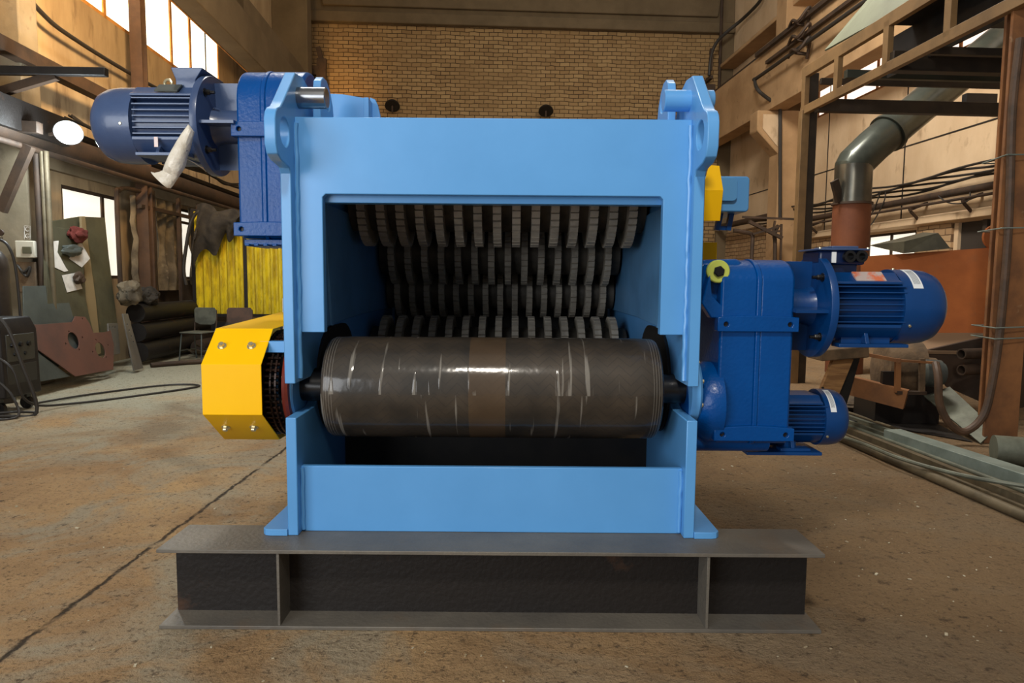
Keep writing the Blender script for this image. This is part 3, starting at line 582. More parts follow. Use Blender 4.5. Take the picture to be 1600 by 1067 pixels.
# ---- electric motors
def motor(P, s, rf, rb, rc, xf, xe, lc, L_ad, mt, nm, foot):
    """P axis point; s direction (+1 right); xf flange plane, xe far end of the fan cover, lc its length"""
    o = Vector((xf, P.y, P.z)); d = Vector((s, 0, 0)); L = abs(xe-xf)
    fl = MB().lathe(o-d*.0, d, [(0, .05), (0, rf), (.004, rf+.002), (.028, rf+.002), (.032, rf-.004), (.032, .05)], 72).build(nm, mt, cr)
    MB().lathe(o, -d, [(0, rf*.40), (L_ad*.25, rf*.34), (L_ad, rf*.34)], 40).build('lantern', mt, fl)
    for k in range(4):
        a = PI/2*k+.08; MB().box(*sorted((o.x, o.x-s*L_ad)), o.y-rf*.88, o.y-rf*.3, o.z-.006, o.z+.006, Matrix.Rotation(a, 3, 'X'), (o.x, o.y, o.z)).build('lantern_rib', mt, fl)
    for k in range(4):
        a = PI/4+k*PI/2; p = o+Vector((0, rf*.8*math.cos(a), rf*.8*math.sin(a))); b_ = MB(); hexbolt(b_, p, -d, .012, .02); b_.cyl(p, p-d*.042, .007, 10); b_.build('flange_bolt', BLACKG, fl)
    b0 = .032; b1 = L-lc+.01; X0, X1 = sorted((o.x+s*(b0-.01), o.x+s*b1))
    MB().lathe(o, d, [(b0-.01, rb*.9), (b0+.02, rb*.9), (b1, rb*.9)], 48).build('stator', mt, fl)
    nf = 7
    for sd in (-1, 1):
        f = MB()
        for k in range(nf):
            z = rb*(-.40+1.0*k/(nf-1)); yi = math.sqrt(max(rb*rb*.81-z*z, .0001)); yo = rb*1.04
            f.box(X0+.02, X1, min(o.y+sd*yi*.9, o.y+sd*yo), max(o.y+sd*yi*.9, o.y+sd*yo), o.z+z-.0024, o.z+z+.0024)
        f.build('cooling_fins', mt, fl)
    # shoulders above and below the ribs, the upper one carries the nameplate
    pf = [(-1.03, .66), (-1.03, .73), (-.86, .80), (-.62, 1.0), (.62, 1.0), (.86, .80), (1.03, .73), (1.03, .66), (.5, .66), (-.5, .66)]
    MB().prism([(o.y+rb*a, o.z+rb*b) for a, b in pf], X0+.01, X1-.02, 'X').build('shoulder', mt, fl, .003)
    pf = [(-.98, -.47), (-.98, -.56), (-.80, -.78), (-.5, -.97), (.5, -.97), (.8, -.78), (.98, -.56), (.98, -.47), (.4, -.47), (-.4, -.47)]
    MB().prism([(o.y+rb*a, o.z+rb*b) for a, b in pf], X0+.01, X1-.01, 'X').build('lower_shoulder', mt, fl, .003)
    pr = [(0, rc), (lc*.45, rc), (lc*.68, rc*.965), (lc*.84, rc*.88), (lc*.95, rc*.72), (lc, rc*.5), (lc, rc*.05)]
    MB().lathe(o+d*(L-lc), d, [(0, rc-.004)]+pr, 72).build('fan_cover', mt, fl, ang=60)
    if foot:
        fx0, fx1, fz = sorted(foot[:2])+[foot[2]]
        m = MB().box(fx0, fx1, o.y-rb*1.0, o.y-rb*.5, fz, fz+.014).box(fx0, fx1, o.y+rb*.5, o.y+rb*1.0, fz, fz+.014)
        xm = fx0+(fx1-fx0)*.42
        for sd in (-1, 1): m.prism([(o.y+sd*rb*.97, fz+.014), (o.y+sd*rb*.55, fz+.014), (o.y+sd*rb*.5, o.z-rb*.6), (o.y+sd*rb*.78, o.z-rb*.6)], xm-.008, xm+.008, 'X')
        m.box(fx0+.03, fx1-.05, o.y-rb*.66, o.y+rb*.66, fz+.002, o.z-rb*.7)
        m.build('motor_foot', mt, fl, .002)
    return fl
fzr = aY(1370, 543, 2.75).z; fzl = aY(225, 243, 2.99).z
mr = motor(Vector((0, 2.885, 1.206)), 1, .213, .142, .157, 1.250, 1.775, .205, .128, MOTR, 'right_motor', (1.32, 1.60, fzr))
ml = motor(Vector((0, 3.13, 1.978)), -1, .213, .148, .164, -1.325, -1.835, .20, .145, MOTL, 'left_motor', (-1.40, -1.62, fzl))
ms = motor(Vector((0, 3.02, .708)), 1, .125, .108, .125, 1.14, 1.475, .12, .02, MOTR, 'lower_right_motor', (1.17, 1.30, .574))
MB().box(1.02, 1.345, 2.90, 3.12, .560, .574).build('motor_plate', MOTR, ms, .002)
# terminal boxes
def sc(v): return v
def pbox(x0, x1, yt, yb, Y0, Y1): a = aY(x0, yt, Y0); b = aY(x1, yb, Y0); return (a.x, b.x, Y0, Y1, b.z, a.z)
bx_ = pbox(1281, 1352, 391, 414, 2.80, 2.97)
t = MB().box(*bx_).box(bx_[0]+.02, bx_[1]-.02, 2.82, 2.95, 1.20+.142*.8, bx_[4]+.01).build('terminal_box', MOTRD, mr, .01)
MB().box(bx_[0]-.012, bx_[1]+.01, 2.785, 2.985, bx_[5], bx_[5]+.008).box(bx_[0]+.05, bx_[1]-.03, 2.80, 2.97, bx_[5]+.008, bx_[5]+.018).build('box_lid', MOTL, t, .003)
for x in (1324, 1342):
    c = aY(x, 401, 2.80); MB().lathe(c, (0, -1, 0), [(-.01, .021), (.010, .021), (.010, .024), (.026, .024), (.026, .014), (.004, .014)], 20).build('cable_gland', BLACKG, t)
for x in (bx_[0]-.004, bx_[1]+.002):
    MB().lathe((x, 2.79, bx_[5]+.006), (0, 0, 1), [(0, .006), (.006, .006)], 10).build('lid_screw', ZINC, t)
c = aY(1303, 402, 2.797); MB().box(c.x-.009, c.x+.009, 2.795, 2.80, c.z-.022, c.z+.022).build('box_label', STICK, t)
a_ = aY(1340, 440, 2.885-.146); b_ = aY(1378, 429, 2.885-.10)
c0, c1 = 2.885-.142*1.0, 2.885-.142*.62; z0_, z1_ = 1.206+.142*.765, 1.206+.142*1.02
MB().prism([(c0+.005, z0_-.004), (c0+.003, z0_+.001), (c1-.006, z1_), (c1, z1_-.006)], a_.x, b_.x, 'X').build('nameplate', STICKO, mr)
def sticker(P, s, r, x0, x1, a0, a1, par):
    fn = lambda u, v: (x0+(x1-x0)*u, P[1]+r*math.cos(a0+(a1-a0)*v), P[2]+r*math.sin(a0+(a1-a0)*v))
    o = MB().surf(fn, 2, 10, .0008); o = o.build('label_sticker', STICK, par); q = MB()
    for k in range(5):
        u0 = .18+k*.14; f2 = lambda u, v: (x0+(x1-x0)*(u0+.05*u), P[1]+(r+.0014)*math.cos(a0+(a1-a0)*(.15+.7*v)), P[2]+(r+.0014)*math.sin(a0+(a1-a0)*(.15+.7*v)))
        q.surf(f2, 1, 8, .0003)
    q.build('sticker_print', INK, o)
sticker((0, 2.885, 1.206), 1, .1585, 1.61, 1.65, math.radians(100), math.radians(150), mr)
sticker((0, 3.02, .708), 1, .1265, 1.375, 1.40, math.radians(100), math.radians(160), ms)
for (X, Y, Z, r, xx, a, par) in ((0, 2.885, 1.206, .157, 1.60, 207, mr), (0, 2.885, 1.206, .157, 1.59, 95, mr), (0, 3.02, .708, .125, 1.37, 212, ms), (0, 3.13, 1.986, .164, -1.67, 190, ml)):
    n_ = (0, math.cos(math.radians(a)), math.sin(math.radians(a))); MB().lathe((xx, Y+r*n_[1], Z+r*n_[2]), n_, [(0, .006), (.005, .005)], 10).build('cover_screw', ZINC, par)
q0 = aY(274, 118, 3.04); q1 = aY(306, 138, 3.04); q2 = aY(267, 105, 3.02); q3 = aY(316, 105, 3.02); zt_ = q2.z
def rc4(x0, x1, y0, y1, z): return [(x0, y0, z), (x1, y0, z), (x1, y1, z), (x0, y1, z)]
t = MB().rings([rc4(q0.x, q1.x, 3.04, 3.20, 1.986+.10), rc4(q0.x, q1.x, 3.04, 3.20, zt_-.045), rc4(q2.x, q3.x, 3.02, 3.24, zt_-.006), rc4(q2.x, q3.x, 3.02, 3.24, zt_)])
t.build('terminal_box', MOTL, ml, .003)
ce = aY(263, 131, 3.08)
MB().tube([(ce.x+.016*math.cos(a), 3.08, ce.z+.018*math.sin(a)) for a in [2*PI*i/14 for i in range(15)]], .006, 8).build('lifting_eye', ZINC, ml)
MB().cyl((ce.x, 3.08, ce.z-.018), (ce.x, 3.09, 2.10), .007, 10).build('eye_stem', ZINC, ml)
c0, c1 = 3.13-.148*1.0, 3.13-.148*.62; z0_, z1_ = 1.986+.148*.765, 1.986+.148*1.02; a_ = aY(240, 150, 2.98); b_ = aY(276, 150, 2.98)
MB().prism([(c0+.005, z0_-.004), (c0+.003, z0_+.001), (c1-.006, z1_), (c1, z1_-.006)], a_.x, b_.x, 'X').build('nameplate', GREYPL, ml)
# plate edge with the orange tag left of the sleeve
c = aY(247, 222, 2.98); MB().box(c.x-.012, c.x+.004, 2.97, 2.975, c.z-.022, c.z+.02).build('rating_tag', STICKO, ml)
# ---- right upper yellow guard and blue tensioner box
ux0 = .775
g2 = MB().rings([[aY(1108, 258, 3.1), aY(1124, 259, 3.1), aY(1124, 259, 3.5), aY(1108, 258, 3.5)],
                 [aY(1097, 297, 2.98), aY(1130, 297, 2.98), aY(1130, 297, 3.5)+Vector((0, 0, 0)), aY(1097, 297, 3.5)],
                 [aY(1098, 345, 2.98), aY(1125, 345, 2.98), aY(1125, 345, 3.5), aY(1098, 345, 3.5)]]).build('upper_chain_guard', YEL, cr, .001)
pa, pb = aY(1116, 275, 3.25), aY(1170, 331, 3.25)
m = MB().prism(rrect(pa.x-.1, pb.x, pb.z, pa.z, .018), 3.25, 3.6, 'Y').build('tension_box', BLUE, cr, .006)
q = aY(1112, 277, 3.23); q2 = aY(1152, 314, 3.23)
MB().prism(rrect(q.x-.05, q2.x, q2.z, q.z, .022), 3.232, 3.25, 'Y').build('box_pad', BLUE, m, .002)
k = MB()
for px in (1126, 1143):
    a_ = aY(px, 331, 3.35); b_ = aY(px-6, 360, 3.35); k.bar(a_, b_, .022, .03)
a_ = aY(1118, 356, 3.35); b_ = aY(1140, 357, 3.35); k.bar(a_, b_, .02, .02)
k.build('box_bracket', GEAR, m)
MB().prism([(.75, 1.10), (.75, 1.60), (.86, 1.60), (.80, 1.40)], 3.1, 3.3, 'Y').build('guard_backing', BLACK, cr)
a_ = aY(1104, 400, 3.4); MB().box(.78, a_.x+.05, 3.4, 3.45, 1.2, 1.5).build('guard_post', YEL, cr)

# ---- plastic wrapped sleeve hanging from the left motor
def sleeve():
    a = aY(296, 196, 2.90); b = aY(248, 292, 2.86); t = thing('plastic_sleeve', a, 'white plastic film sleeve twisted and hanging down in front of the left motor', 'plastic bag')
    A = [(295, 195, .003), (297, 203, .018), (293, 212, .023), (287, 226, .028), (281, 240, .033), (276, 252, .037), (271, 263, .036), (266, 272, .034), (260, 279, .038), (254, 282, .044), (249, 281, .047)]
    rings = []
    for i, (x, y, r) in enumerate(A):
        p = aY(x, y, 2.875); nx = Vector((.89, 0, -.45)) if i < 8 else Vector((.70, 0, -.71))
        ring = []
        for k in range(20):
            an = 2*PI*k/20; rr = r*(1+.10*noise.noise(Vector((k*.8, i*.9, 3))))
            fy = 1 if i < 7 else .45
            ring.append(p+nx*rr*math.cos(an)+Vector((0, 1, 0))*rr*fy*math.sin(an))
        rings.append(ring)
    MB().rings(rings).build('film', WHITEP, t)
    q = [aY(278, 247, 2.9), aY(295, 250, 2.95), aY(315, 262, 3.0), aY(322, 268, 3.1)]
    MB().tube(q, .0018, 6).build('string', WHITEP, t)
sleeve()

# ================================================================== LEFT BAY
def gas_cylinder():
    x, y = -5.33, 7.05; t = thing('gas_cylinder', (x, y, 0), 'tall dark gas cylinder with a gauge regulator at the left edge', 'gas cylinder')
    MB().lathe((x, y, 0), (0, 0, 1), [(0, .10), (.01, .13), (.05, .135), (1.40, .135), (1.50, .12), (1.56, .08), (1.60, .04), (1.66, .04)], 36).build('body', CYL, t)
    m = MB().lathe((x, y, 1.60), (0, 0, 1), [(0, .045), (.03, .045)], 16).cyl((x, y, 1.66), (x, y, 1.74), .02, 12).cyl((x-.06, y-.02, 1.70), (x+.14, y-.05, 1.70), .016, 12)
    m.build('valve', CHROME, t)
    g = MB()
    for dx in (.08, .15): g.lathe((x+dx, y-.07, 1.755), (0, -1, 0), [(0, .032), (.02, .034), (.022, .028)], 20)
    g.build('gauge', RUSTD, t)
    MB().tube([(x+.12, y-.06, 1.69), (x+.20, y-.05, 1.62), (x+.24, y-.02, 1.4), (x+.25, y, .8), (x+.24, y, .1)], .014, 8).build('hose', RUBBER, t)
gas_cylinder()
def welder():
    t = thing('welding_machine', (-5.05, 6.55, 0), 'black wheeled welding machine with coiled cables at the left edge', 'welding machine')
    x0, x1, y0, y1 = -5.60, -4.78, 6.35, 6.85; z0, z1 = .14, .92
    MB().prism([(x0, z0), (x1+.02, z0+.02), (x1, z1-.12), (x1-.06, z1), (x0, z1)], y0, y1, 'Y').build('body', BLACK, t, .015)
    MB().box(x1-.005, x1+.012, y0+.06, y1-.06, .50, .76).build('control_panel', mat('panel_dark_grey', sr(62, 62, 56), .5), t, .004)
    for i in range(3): MB().lathe((x1+.012, y0+.13+.11*i, .66), (1, 0, 0), [(0, .024), (.018, .02)], 16).build('knob', BLACKG, t)
    for i in range(2): MB().lathe((x1+.012, y0+.16+.14*i, .57), (1, 0, 0), [(0, .018), (.012, .015)], 16).build('socket', BLACKG, t)
    MB().box(x1-.005, x1+.016, y0+.05, y1-.05, .20, .47).build('lower_panel', mat('panel_darker', sr(50, 50, 46), .6), t, .004)
    MB().tube([(x1-.4, y0+.05, .92), (x1-.4, y0+.05, 1.0), (x1-.1, y0+.05, 1.0), (x1-.06, y0+.05, .9)], .016, 8).build('handle', RUBBER, t)
    for (x, y) in ((x1-.08, y0+.05), (x1-.08, y1-.08), (x0+.1, y0+.05)):
        MB().cyl((x, y-.02, .06), (x, y+.02, .06), .06, 20).box(x-.02, x+.02, y-.03, y+.03, .06, .16).build('wheel', BLACKG, t)
    g = lambda x, y, Z: tuple(aZ(x, y, Z))
    MB().tube([(x1-.5, y0-.03, .98), (x1-.15, y0-.06, 1.02), (x1+.06, y0-.02, .88), (x1+.19, y0+.0, .5), (x1+.27, y0+.05, .03), (x1+.05, y0-.1, .02), (x1-.3, y0-.3, .02), (x1-.7, y0-.35, .02)], .017, 8).build('cable', RUBBER, t)
    MB().tube([(x1-.1, y0-.01, .60), (x1+.10, y0, .45), (x1+.16, y0+.1, .12), (x1+.3, y0+.6, .02), (x1+1.0, y0+1.75, .015), (x1+.6, y0+1.9, .015), (x1+.1, y0+1.2, .015), (x1-.1, y0+.4, .03)], .012, 8).build('cable', RUBBER, t)
    MB().tube([(x1-.05, y0-.01, .35), (x1+.08, y0, .2), (x1+.2, y0-.1, .02), (x1+.05, y0-.25, .02), (x1-.2, y0-.2, .04), (x1+.1, y0-.05, .05), (x1+.22, y0+.1, .02)], .012, 8).build('cable', RUBBER, t)
welder()
hall(True)
CY = 8.49
p = aY(47, 390, CY)
t = thing('switch_box', (p.x, 8.5, p.z-.08), 'cream plastic switch box mounted on the left concrete column', 'switch box')
MB().box(p.x-.11, p.x+.11, CY-.10, CY+.005, p.z-.10, p.z+.10).build('body', PLASW, t, .012); MB().box(p.x-.02, p.x+.08, CY-.115, CY-.098, p.z-.05, p.z+.03).build('switch', OLIVE, t, .004)
p2 = aY(47, 425, CY)
t = thing('junction_box', (p2.x, 8.5, p2.z-.2), 'old open junction box with knotted wires below the cream switch box', 'junction box')
MB().box(p2.x-.13, p2.x+.10, CY-.06, CY+.005, p2.z-.24, p2.z+.12).build('body', WOODG, t, .01)
MB().tube([(p2.x-.1, CY-.07, p2.z+.08), (p2.x-.02, CY-.09, p2.z), (p2.x+.05, CY-.08, p2.z+.06), (p2.x+.01, CY-.08, p2.z-.05), (p2.x-.06, CY-.08, p2.z+.02)], .014, 8).build('wires', RUBBER, t)
for px, r, lb in ((54, .035, 'thick dark conduit pipe on the front of the left concrete column'), (63, .026, 'grey conduit pipe on the corner of the left concrete column'), (70, .03, 'dark conduit pipe just right of the left concrete column')):
    a_ = aY(px, 236, CY-.06); tag(MB().cyl((a_.x, CY-.04, a_.z), (a_.x, CY-.04, .9), r, 12).build('conduit_pipe', RUSTD if r > .03 else PIPEB), lb, 'pipe')
def arc(cx, cy, r, a0, a1, n=10): return [aY(cx+r*math.cos(a0+(a1-a0)*i/n), cy-r*math.sin(a0+(a1-a0)*i/n), CY) for i in range(n+1)]
m = MB().tube([aY(x, y, CY) for x, y in ((38, 353), (47, 353), (47, 374), (38, 374), (38, 353))], .003, 6, False).tube(arc(43, 358, 3.2, .9, 5.4), .004, 6, False).tube(arc(43, 368.5, 3.2, .9, 5.6), .004, 6, False).tube([aY(43, 369, CY), aY(46, 369, CY)], .004, 6, False)
struct(m.build('trim_14', PAPER))
tag(MB().bar((-5.2, 5.5, 3.87), (-5.2, 11.2, 3.87), .16, .16).build('steel_rail', RUSTD), 'dark upper steel rail running along the left wall above the floodlight', 'rail')
Y8 = 8.1
t = thing('wall_bracket', aY(0, 235, Y8), 'dark braced steel bracket arm projecting from the left column', 'bracket')
MB().bar((-5.58, Y8, aY(100, 113, Y8).z), aY(167, 113, Y8), .09, .09).build('arm', BLACK, t, .01)
MB().bar(aY(88, 118, Y8+.02), (-5.55, Y8+.02, 3.25), .08, .09).build('brace', RUSTD, t)
MB().bar(aY(46, 228, Y8+.05), aY(2, 330, Y8+.05), .08, .10).build('brace', RUSTD, t)
MB().bar((-5.58, Y8+.05, aY(30, 194, Y8).z), aY(62, 200, Y8+.05), .12, .12).build('lower_arm', RUSTD, t)
tag(MB().bar((-5.15, 5.0, 3.10), (-5.15, 9.0, 3.10), .3, .34).build('steel_rail', STEELD), 'wide dark box rail on the left wall level with the floodlight', 'rail')
tag(MB().cyl((-5.2, 5.5, 2.97), (-5.2, 21, 2.97), .14, 24).build('wall_pipe', RUSTD), 'thick dark pipe along the left wall, fattest of the bundle', 'pipe')
tag(MB().cyl((-5.05, 5.5, 2.78), (-5.05, 21, 2.78), .035, 12).build('wall_pipe', RUSTD), 'thin brown pipe below the thick dark pipe on the left wall', 'pipe')
tag(MB().cyl((-5.42, 5.5, 3.24), (-5.42, 21, 3.24), .05, 12).build('wall_pipe', STEELD), 'slim dark pipe above the thick pipe on the left wall', 'pipe')
m = MB()
for k in range(5):
    pts = [(-5.32+.035*k+.02*math.sin(i*1.3+k), 9.5+i*.8, 3.40+.03*math.sin(i*2.1+k)-.05*math.sin(PI*(i % 3)/2)) for i in range(15)]
    m.tube(pts, .016, 6)
tag(m.build('cable_bundle', RUBBER), 'sagging bundle of black cables above the left wall pipes', 'cable', kind='stuff')
lp = aY(107, 207, 8.3)
t = thing('floodlight', lp, 'glaring white floodlight mounted by the left wall bracket', 'lamp')
d_ = Vector((.35, -.75, -.62)).normalized()
MB().lathe(lp-d_*.06, d_, [(0, .06), (.03, .12), (.07, .15)], 32).build('housing', BLACK, t)
MB().lathe(lp+d_*.011, d_, [(0, .14), (.03, .12), (.05, .07), (.055, .01)], 32).build('lens', LAMPM, t)
MB().bar(lp-d_*.05, lp+Vector((-.3, .15, .0)), .03, .03).build('mount', RUSTD, t)
l = bpy.data.lights.new('floodlight_beam', 'POINT'); l.energy = 110; l.color = (.82, .94, 1); l.shadow_soft_size = .15
o = bpy.data.objects.new('floodlight_beam', l); C.objects.link(o); o.location = HALL @ (lp+d_*.45)
tag(MB().tube([aX(40, -8, -5.4), aX(70, 25, -5.4), aX(100, 50, -5.4), aX(170, 95, -5.4), aX(245, 138, -5.4), aX(275, 150, -5.4)], .03, 8).build('overhead_cable', RUBBER), 'black cable sagging down across the upper left wall', 'cable')
m = MB().box(-5.36, -5.18, 11.42, 11.44, 0, 9).box(-5.36, -5.18, 11.58, 11.60, 0, 9).box(-5.28, -5.26, 11.44, 11.58, 0, 9)
tag(m.build('steel_column', BROWNC), 'rust brown steel H-column standing against the left wall beside the window', 'column')
m = MB().tube([(-5.3, 10.7, 1.2), (-5.3, 10.7, 2.5), (-5.3, 10.78, 2.62), (-5.3, 10.95, 2.68), (-5.3, 11.42, 2.70)], .035, 10)
tag(m.build('bent_pipe', RUSTD), 'bent dark pipe arching in front of the left daylight window', 'pipe')
def curtain(y0, y1, z0, z1, x, label, ph=0):
    fn = lambda u, v: (x+.05*math.sin(u*22+ph)+.06*noise.noise(Vector((u*3, v*3, ph))), y0+(y1-y0)*u+.12*noise.noise(Vector((v*4, ph, 1)))*(1.5-v), z0+(z1-z0)*v)
    tag(MB().surf(fn, 36, 10, .01).build('curtain', CURT), label, 'curtain', 'grimy curtains over the left windows')
curtain(11.30, 12.0, 1.25, 2.62, -5.40, 'grimy grey curtain strip hanging right of the bright left window')
curtain(12.2, 13.35, 1.1, 2.68, -5.44, 'wide grimy grey curtain hanging over the second left window', 2)
curtain(13.75, 14.25, 1.2, 2.68, -5.44, 'narrow grimy curtain next to the yellow corrugated screen', 4)
m = MB()
for y in (11.75, 12.75, 13.65): m.box(-5.28, -5.22, y-.03, y+.03, 0, 2.75)
m.box(-5.28, -5.22, 11.3, 14.6, 2.42, 2.48)
tag(m.build('bar_frame', RUSTD), 'dark steel bar frame in front of the curtained left window', 'frame')
t = thing('electric_cabinet', (-5.2, 13.3, 1.05), 'small grey electric cabinet left of the yellow screen', 'cabinet')
MB().box(-5.22, -5.02, 13.3, 13.6, 1.0, 1.62).build('body', OLIVE, t, .01); MB().box(-5.10, -5.06, 13.285, 13.3, 1.42, 1.52).build('lock', BLACK, t)
def basis(ux, uz):
    ux = Vector(ux).normalized(); uz = Vector(uz); uz = (uz-ux*uz.dot(ux)).normalized(); return ux, uz, ux.cross(uz)
def plate3(name, O, ux, uz, poly, holes, th, mt, label, cat):
    """flat plate: 2-D outline in metres on axes ux, uz from O; thickness goes behind it"""
    ux, uz, n = basis(ux, uz); n = -n
    M = Matrix(((ux.x, n.x, uz.x, O[0]), (ux.y, n.y, uz.y, O[1]), (ux.z, n.z, uz.z, O[2]), (0, 0, 0, 1)))
    m = MB().prism(poly, 0, th, 'Y', holes); bmesh.ops.transform(m.bm, matrix=M, verts=m.bm.verts)
    return tag(m.build(name, mt, None, bev=.002), label, cat)
def from_px(pts, O, ux, uz):
    """pixels -> 2-D coordinates on the plane through O spanned by ux, uz"""
    ux, uz, n = basis(ux, uz); O = Vector(O); R_ = []
    for x, y in pts:
        d = ray(x, y); o = Vector((0, 0, CH)); t = (O-o).dot(n)/d.dot(n); q = o+d*t-O; R_.append((q.dot(ux), q.dot(uz)))
    return R_
def px_plate(name, O, ux, uz, pts, holes, th, mt, label, cat):
    hs = []
    for px, py, r in holes: c = from_px([(px, py)], O, ux, uz)[0]; hs.append(circ(c[0], c[1], r, 20))
    return plate3(name, O, ux, uz, from_px(pts, O, ux, uz), hs, th, mt, label, cat)
# tall olive sheets leaning on the left wall, facing into the hall
ux = (0, 1, 0); uz = (-.11, 0, 1)
px_plate('metal_sheet', (-5.0, 9.6, 0), ux, uz, [(78, 350), (85, 345), (126, 338), (164, 340), (170, 400), (186, 525), (183, 552), (115, 562), (80, 570)], [], .05, OLIVE, 'tall olive green metal sheet leaning against the left wall below the window', 'metal sheet')
px_plate('metal_sheet', (-4.93, 9.6, 0), ux, uz, [(127, 338), (133, 338), (138, 380), (150, 470), (158, 552), (150, 555), (135, 470)], [], .03, OLIVEL, 'narrow pale edge strip standing against the tall olive sheet', 'metal strip')
px_plate('metal_sheet', (-4.84, 9.2, 0), ux, uz, [(72, 352), (122, 360), (128, 380), (134, 470), (146, 520), (152, 560), (76, 575)], [], .04, OLIVED, 'shorter olive metal sheet with white papers stuck on, leaning in front of the taller one', 'metal sheet')
for pts, lb in (([(83, 377), (92, 376), (90, 394), (103, 418), (107, 423), (101, 425), (82, 416)], 'torn white paper hanging at left on the olive metal sheet'),
                ([(108, 404), (125, 375), (141, 404), (128, 418)], 'square white paper tilted on the right of the olive metal sheet'),
                ([(97, 430), (120, 426), (129, 451), (105, 457)], 'lowest white paper on the olive metal sheet')):
    px_plate('paper_sheet', (-4.832, 9.2, 0), ux, uz, pts, [], .004, PAPER, lb, 'paper')
def rag(name, c, sx, sy, sz, mt, label, cat, seed=0):
    m = MB(); bm = m.bm; bmesh.ops.create_icosphere(bm, subdivisions=4, radius=1)
    for v in bm.verts:
        q = v.co.copy(); k = 1+.42*noise.noise(q*1.6+Vector((seed, 0, 0)))+.16*noise.noise(q*4.5+Vector((0, seed, 0))); v.co = Vector((q.x*sx*k, q.y*sy*k, q.z*sz*k))+Vector(c)
    return tag(m.build(name, mt), label, cat)
def onp(px, py, off=0): n = basis(ux, uz)[2]; c = from_px([(px, py)], (-4.832, 9.2, 0), ux, uz)[0]; u_, z_, n_ = basis(ux, uz); return Vector((-4.832, 9.2, 0))+u_*c[0]+z_*c[1]+Vector((off, 0, 0))
rag('red_cap', onp(117, 366, .04), .05, .20, .10, REDR, 'dark red cap hanging above the papers on the olive metal sheet', 'cap', 2)
rag('work_glove', onp(110, 391, .03), .035, .22, .07, GREYPL, 'grey work glove stuck between the papers on the olive metal sheet', 'glove', 5)
rag('steel_rosette', onp(119, 434, .04), .04, .10, .08, RUSTD, 'rusty crumpled rosette pinned on the lowest white paper', 'scrap', 9)
# blue-grey plate, brown plate with flange holes and the pale offcut under it
px_plate('steel_plate', (-4.75, 8.6, 0), ux, (-.2, 0, 1), [(36, 447), (100, 446), (118, 506), (140, 560), (44, 585), (38, 530)], [], .012, GREYPL, 'blue-grey steel plate leaning behind the brown holed plate', 'steel plate')
hs = [(115, 532, .105), (157, 547, .105)]+[(x, y, .013) for x, y in ((108, 518), (129, 527), (103, 537), (124, 546), (150, 531), (169, 539), (145, 550), (166, 558), (129, 498))]
px_plate('flange_plate', (-4.66, 8.6, 0), ux, (-.28, 0, 1), [(35, 512), (40, 507), (60, 507), (113, 503), (118, 494), (133, 495), (140, 505), (146, 520), (163, 519), (173, 516), (178, 540), (177, 577), (118, 588), (76, 558), (36, 530)], hs, .012, PRIMER, 'brown primed steel plate with two round holes leaning at left', 'steel plate')
px_plate('sheet_offcut', (-4.70, 8.1, 0), ux, (-.22, 0, 1), [(38, 537), (52, 545), (110, 588), (58, 597), (42, 590)], [], .01, GREYPL, 'dull blue-grey offcut sheet standing below the brown holed plate', 'steel plate')
px_plate('drilled_strip', (-4.62, 10.45, 0), ux, (-.2, .25, 1), [(192, 490), (200, 490), (224, 575), (210, 579)], [(199+3.2*i, 507+9*i, .014) for i in range(4)], .02, STEEL, 'narrow drilled steel strip leaning at the right of the olive sheets', 'steel strip')
px_plate('drilled_strip', (-4.8, 10.3, 0), ux, (-.15, 0, 1), [(169, 505), (184, 505), (188, 552), (172, 556)], [(172+4*i, 511, .012) for i in range(3)], .02, STEEL, 'short drilled steel strip standing beside the brown holed plate', 'steel strip')
# pile of pipes lying along the wall
for (x, z, r, y0, y1, lb) in ((-4.98, .20, .15, 10.5, 14.5, 'lowest dark pipe of the pile at the left wall'), (-4.99, .50, .14, 10.5, 14.4, 'middle dark pipe of the pile at the left wall'), (-5.0, .79, .14, 10.5, 14.3, 'topmost fat dark pipe lying on the pile at the left wall')):
    tag(MB().cyl((x, y0, z), (x, y1, z), r, 24).build('steel_pipe', STEELD), lb, 'pipe', 'dark pipes piled by the left wall')
tag(MB().cyl((-4.69, 12.0, .13), (-4.69, 14.6, .13), .13, 20).build('steel_pipe', RUSTD), 'rusty dark pipe on the floor in front of the pile at the left wall', 'pipe', 'dark pipes piled by the left wall')
rag('crumpled_cloth', aX(202, 452, -4.98)+Vector((0, 0, -.06)), .15, .24, .17, CURT, 'crumpled pale cloth lying on top of the pipe pile', 'cloth', 3)
rag('crumpled_cloth', aX(226, 458, -4.98)+Vector((0, .1, -.06)), .14, .22, .14, CLOTH, 'dark crumpled rag beside the pale cloth on the pipe pile', 'cloth', 8)
struct(MB().box(XL, XL+.03, 11.6, 17.0, 0, 1.28).build('trim_18', mat('dark_brown_plaster', sr(66, 54, 42), .9, 0, sr(44, 36, 30), 2)))  # dark brown strip over the lower left wall
hall(False)
tag(MB().tube([(-5.3, 9.95, .04), (-4.9, 10.35, .04), (-4.4, 10.6, .04), (-3.9, 10.75, .04)], .035, 10).build('floor_pipe', RUSTD), 'long thin dark pipe lying on the floor before the old chairs', 'pipe')
m = MB()
for i in range(90):
    x = random.uniform(-5.4, -3.7); y = random.uniform(11.35, 11.95); a = random.uniform(0, PI); l = random.uniform(.1, .6)
    z = .02+random.uniform(0, .05); m.bar((x, y, z), (x+l*math.cos(a), y+l*math.sin(a)*.3, z+random.uniform(0, .16)), random.uniform(.02, .09), random.uniform(.012, .05))
tag(m.build('scrap_heap', PUR), 'heap of dark metal scraps on the floor behind the old chairs', 'scrap', kind='stuff')
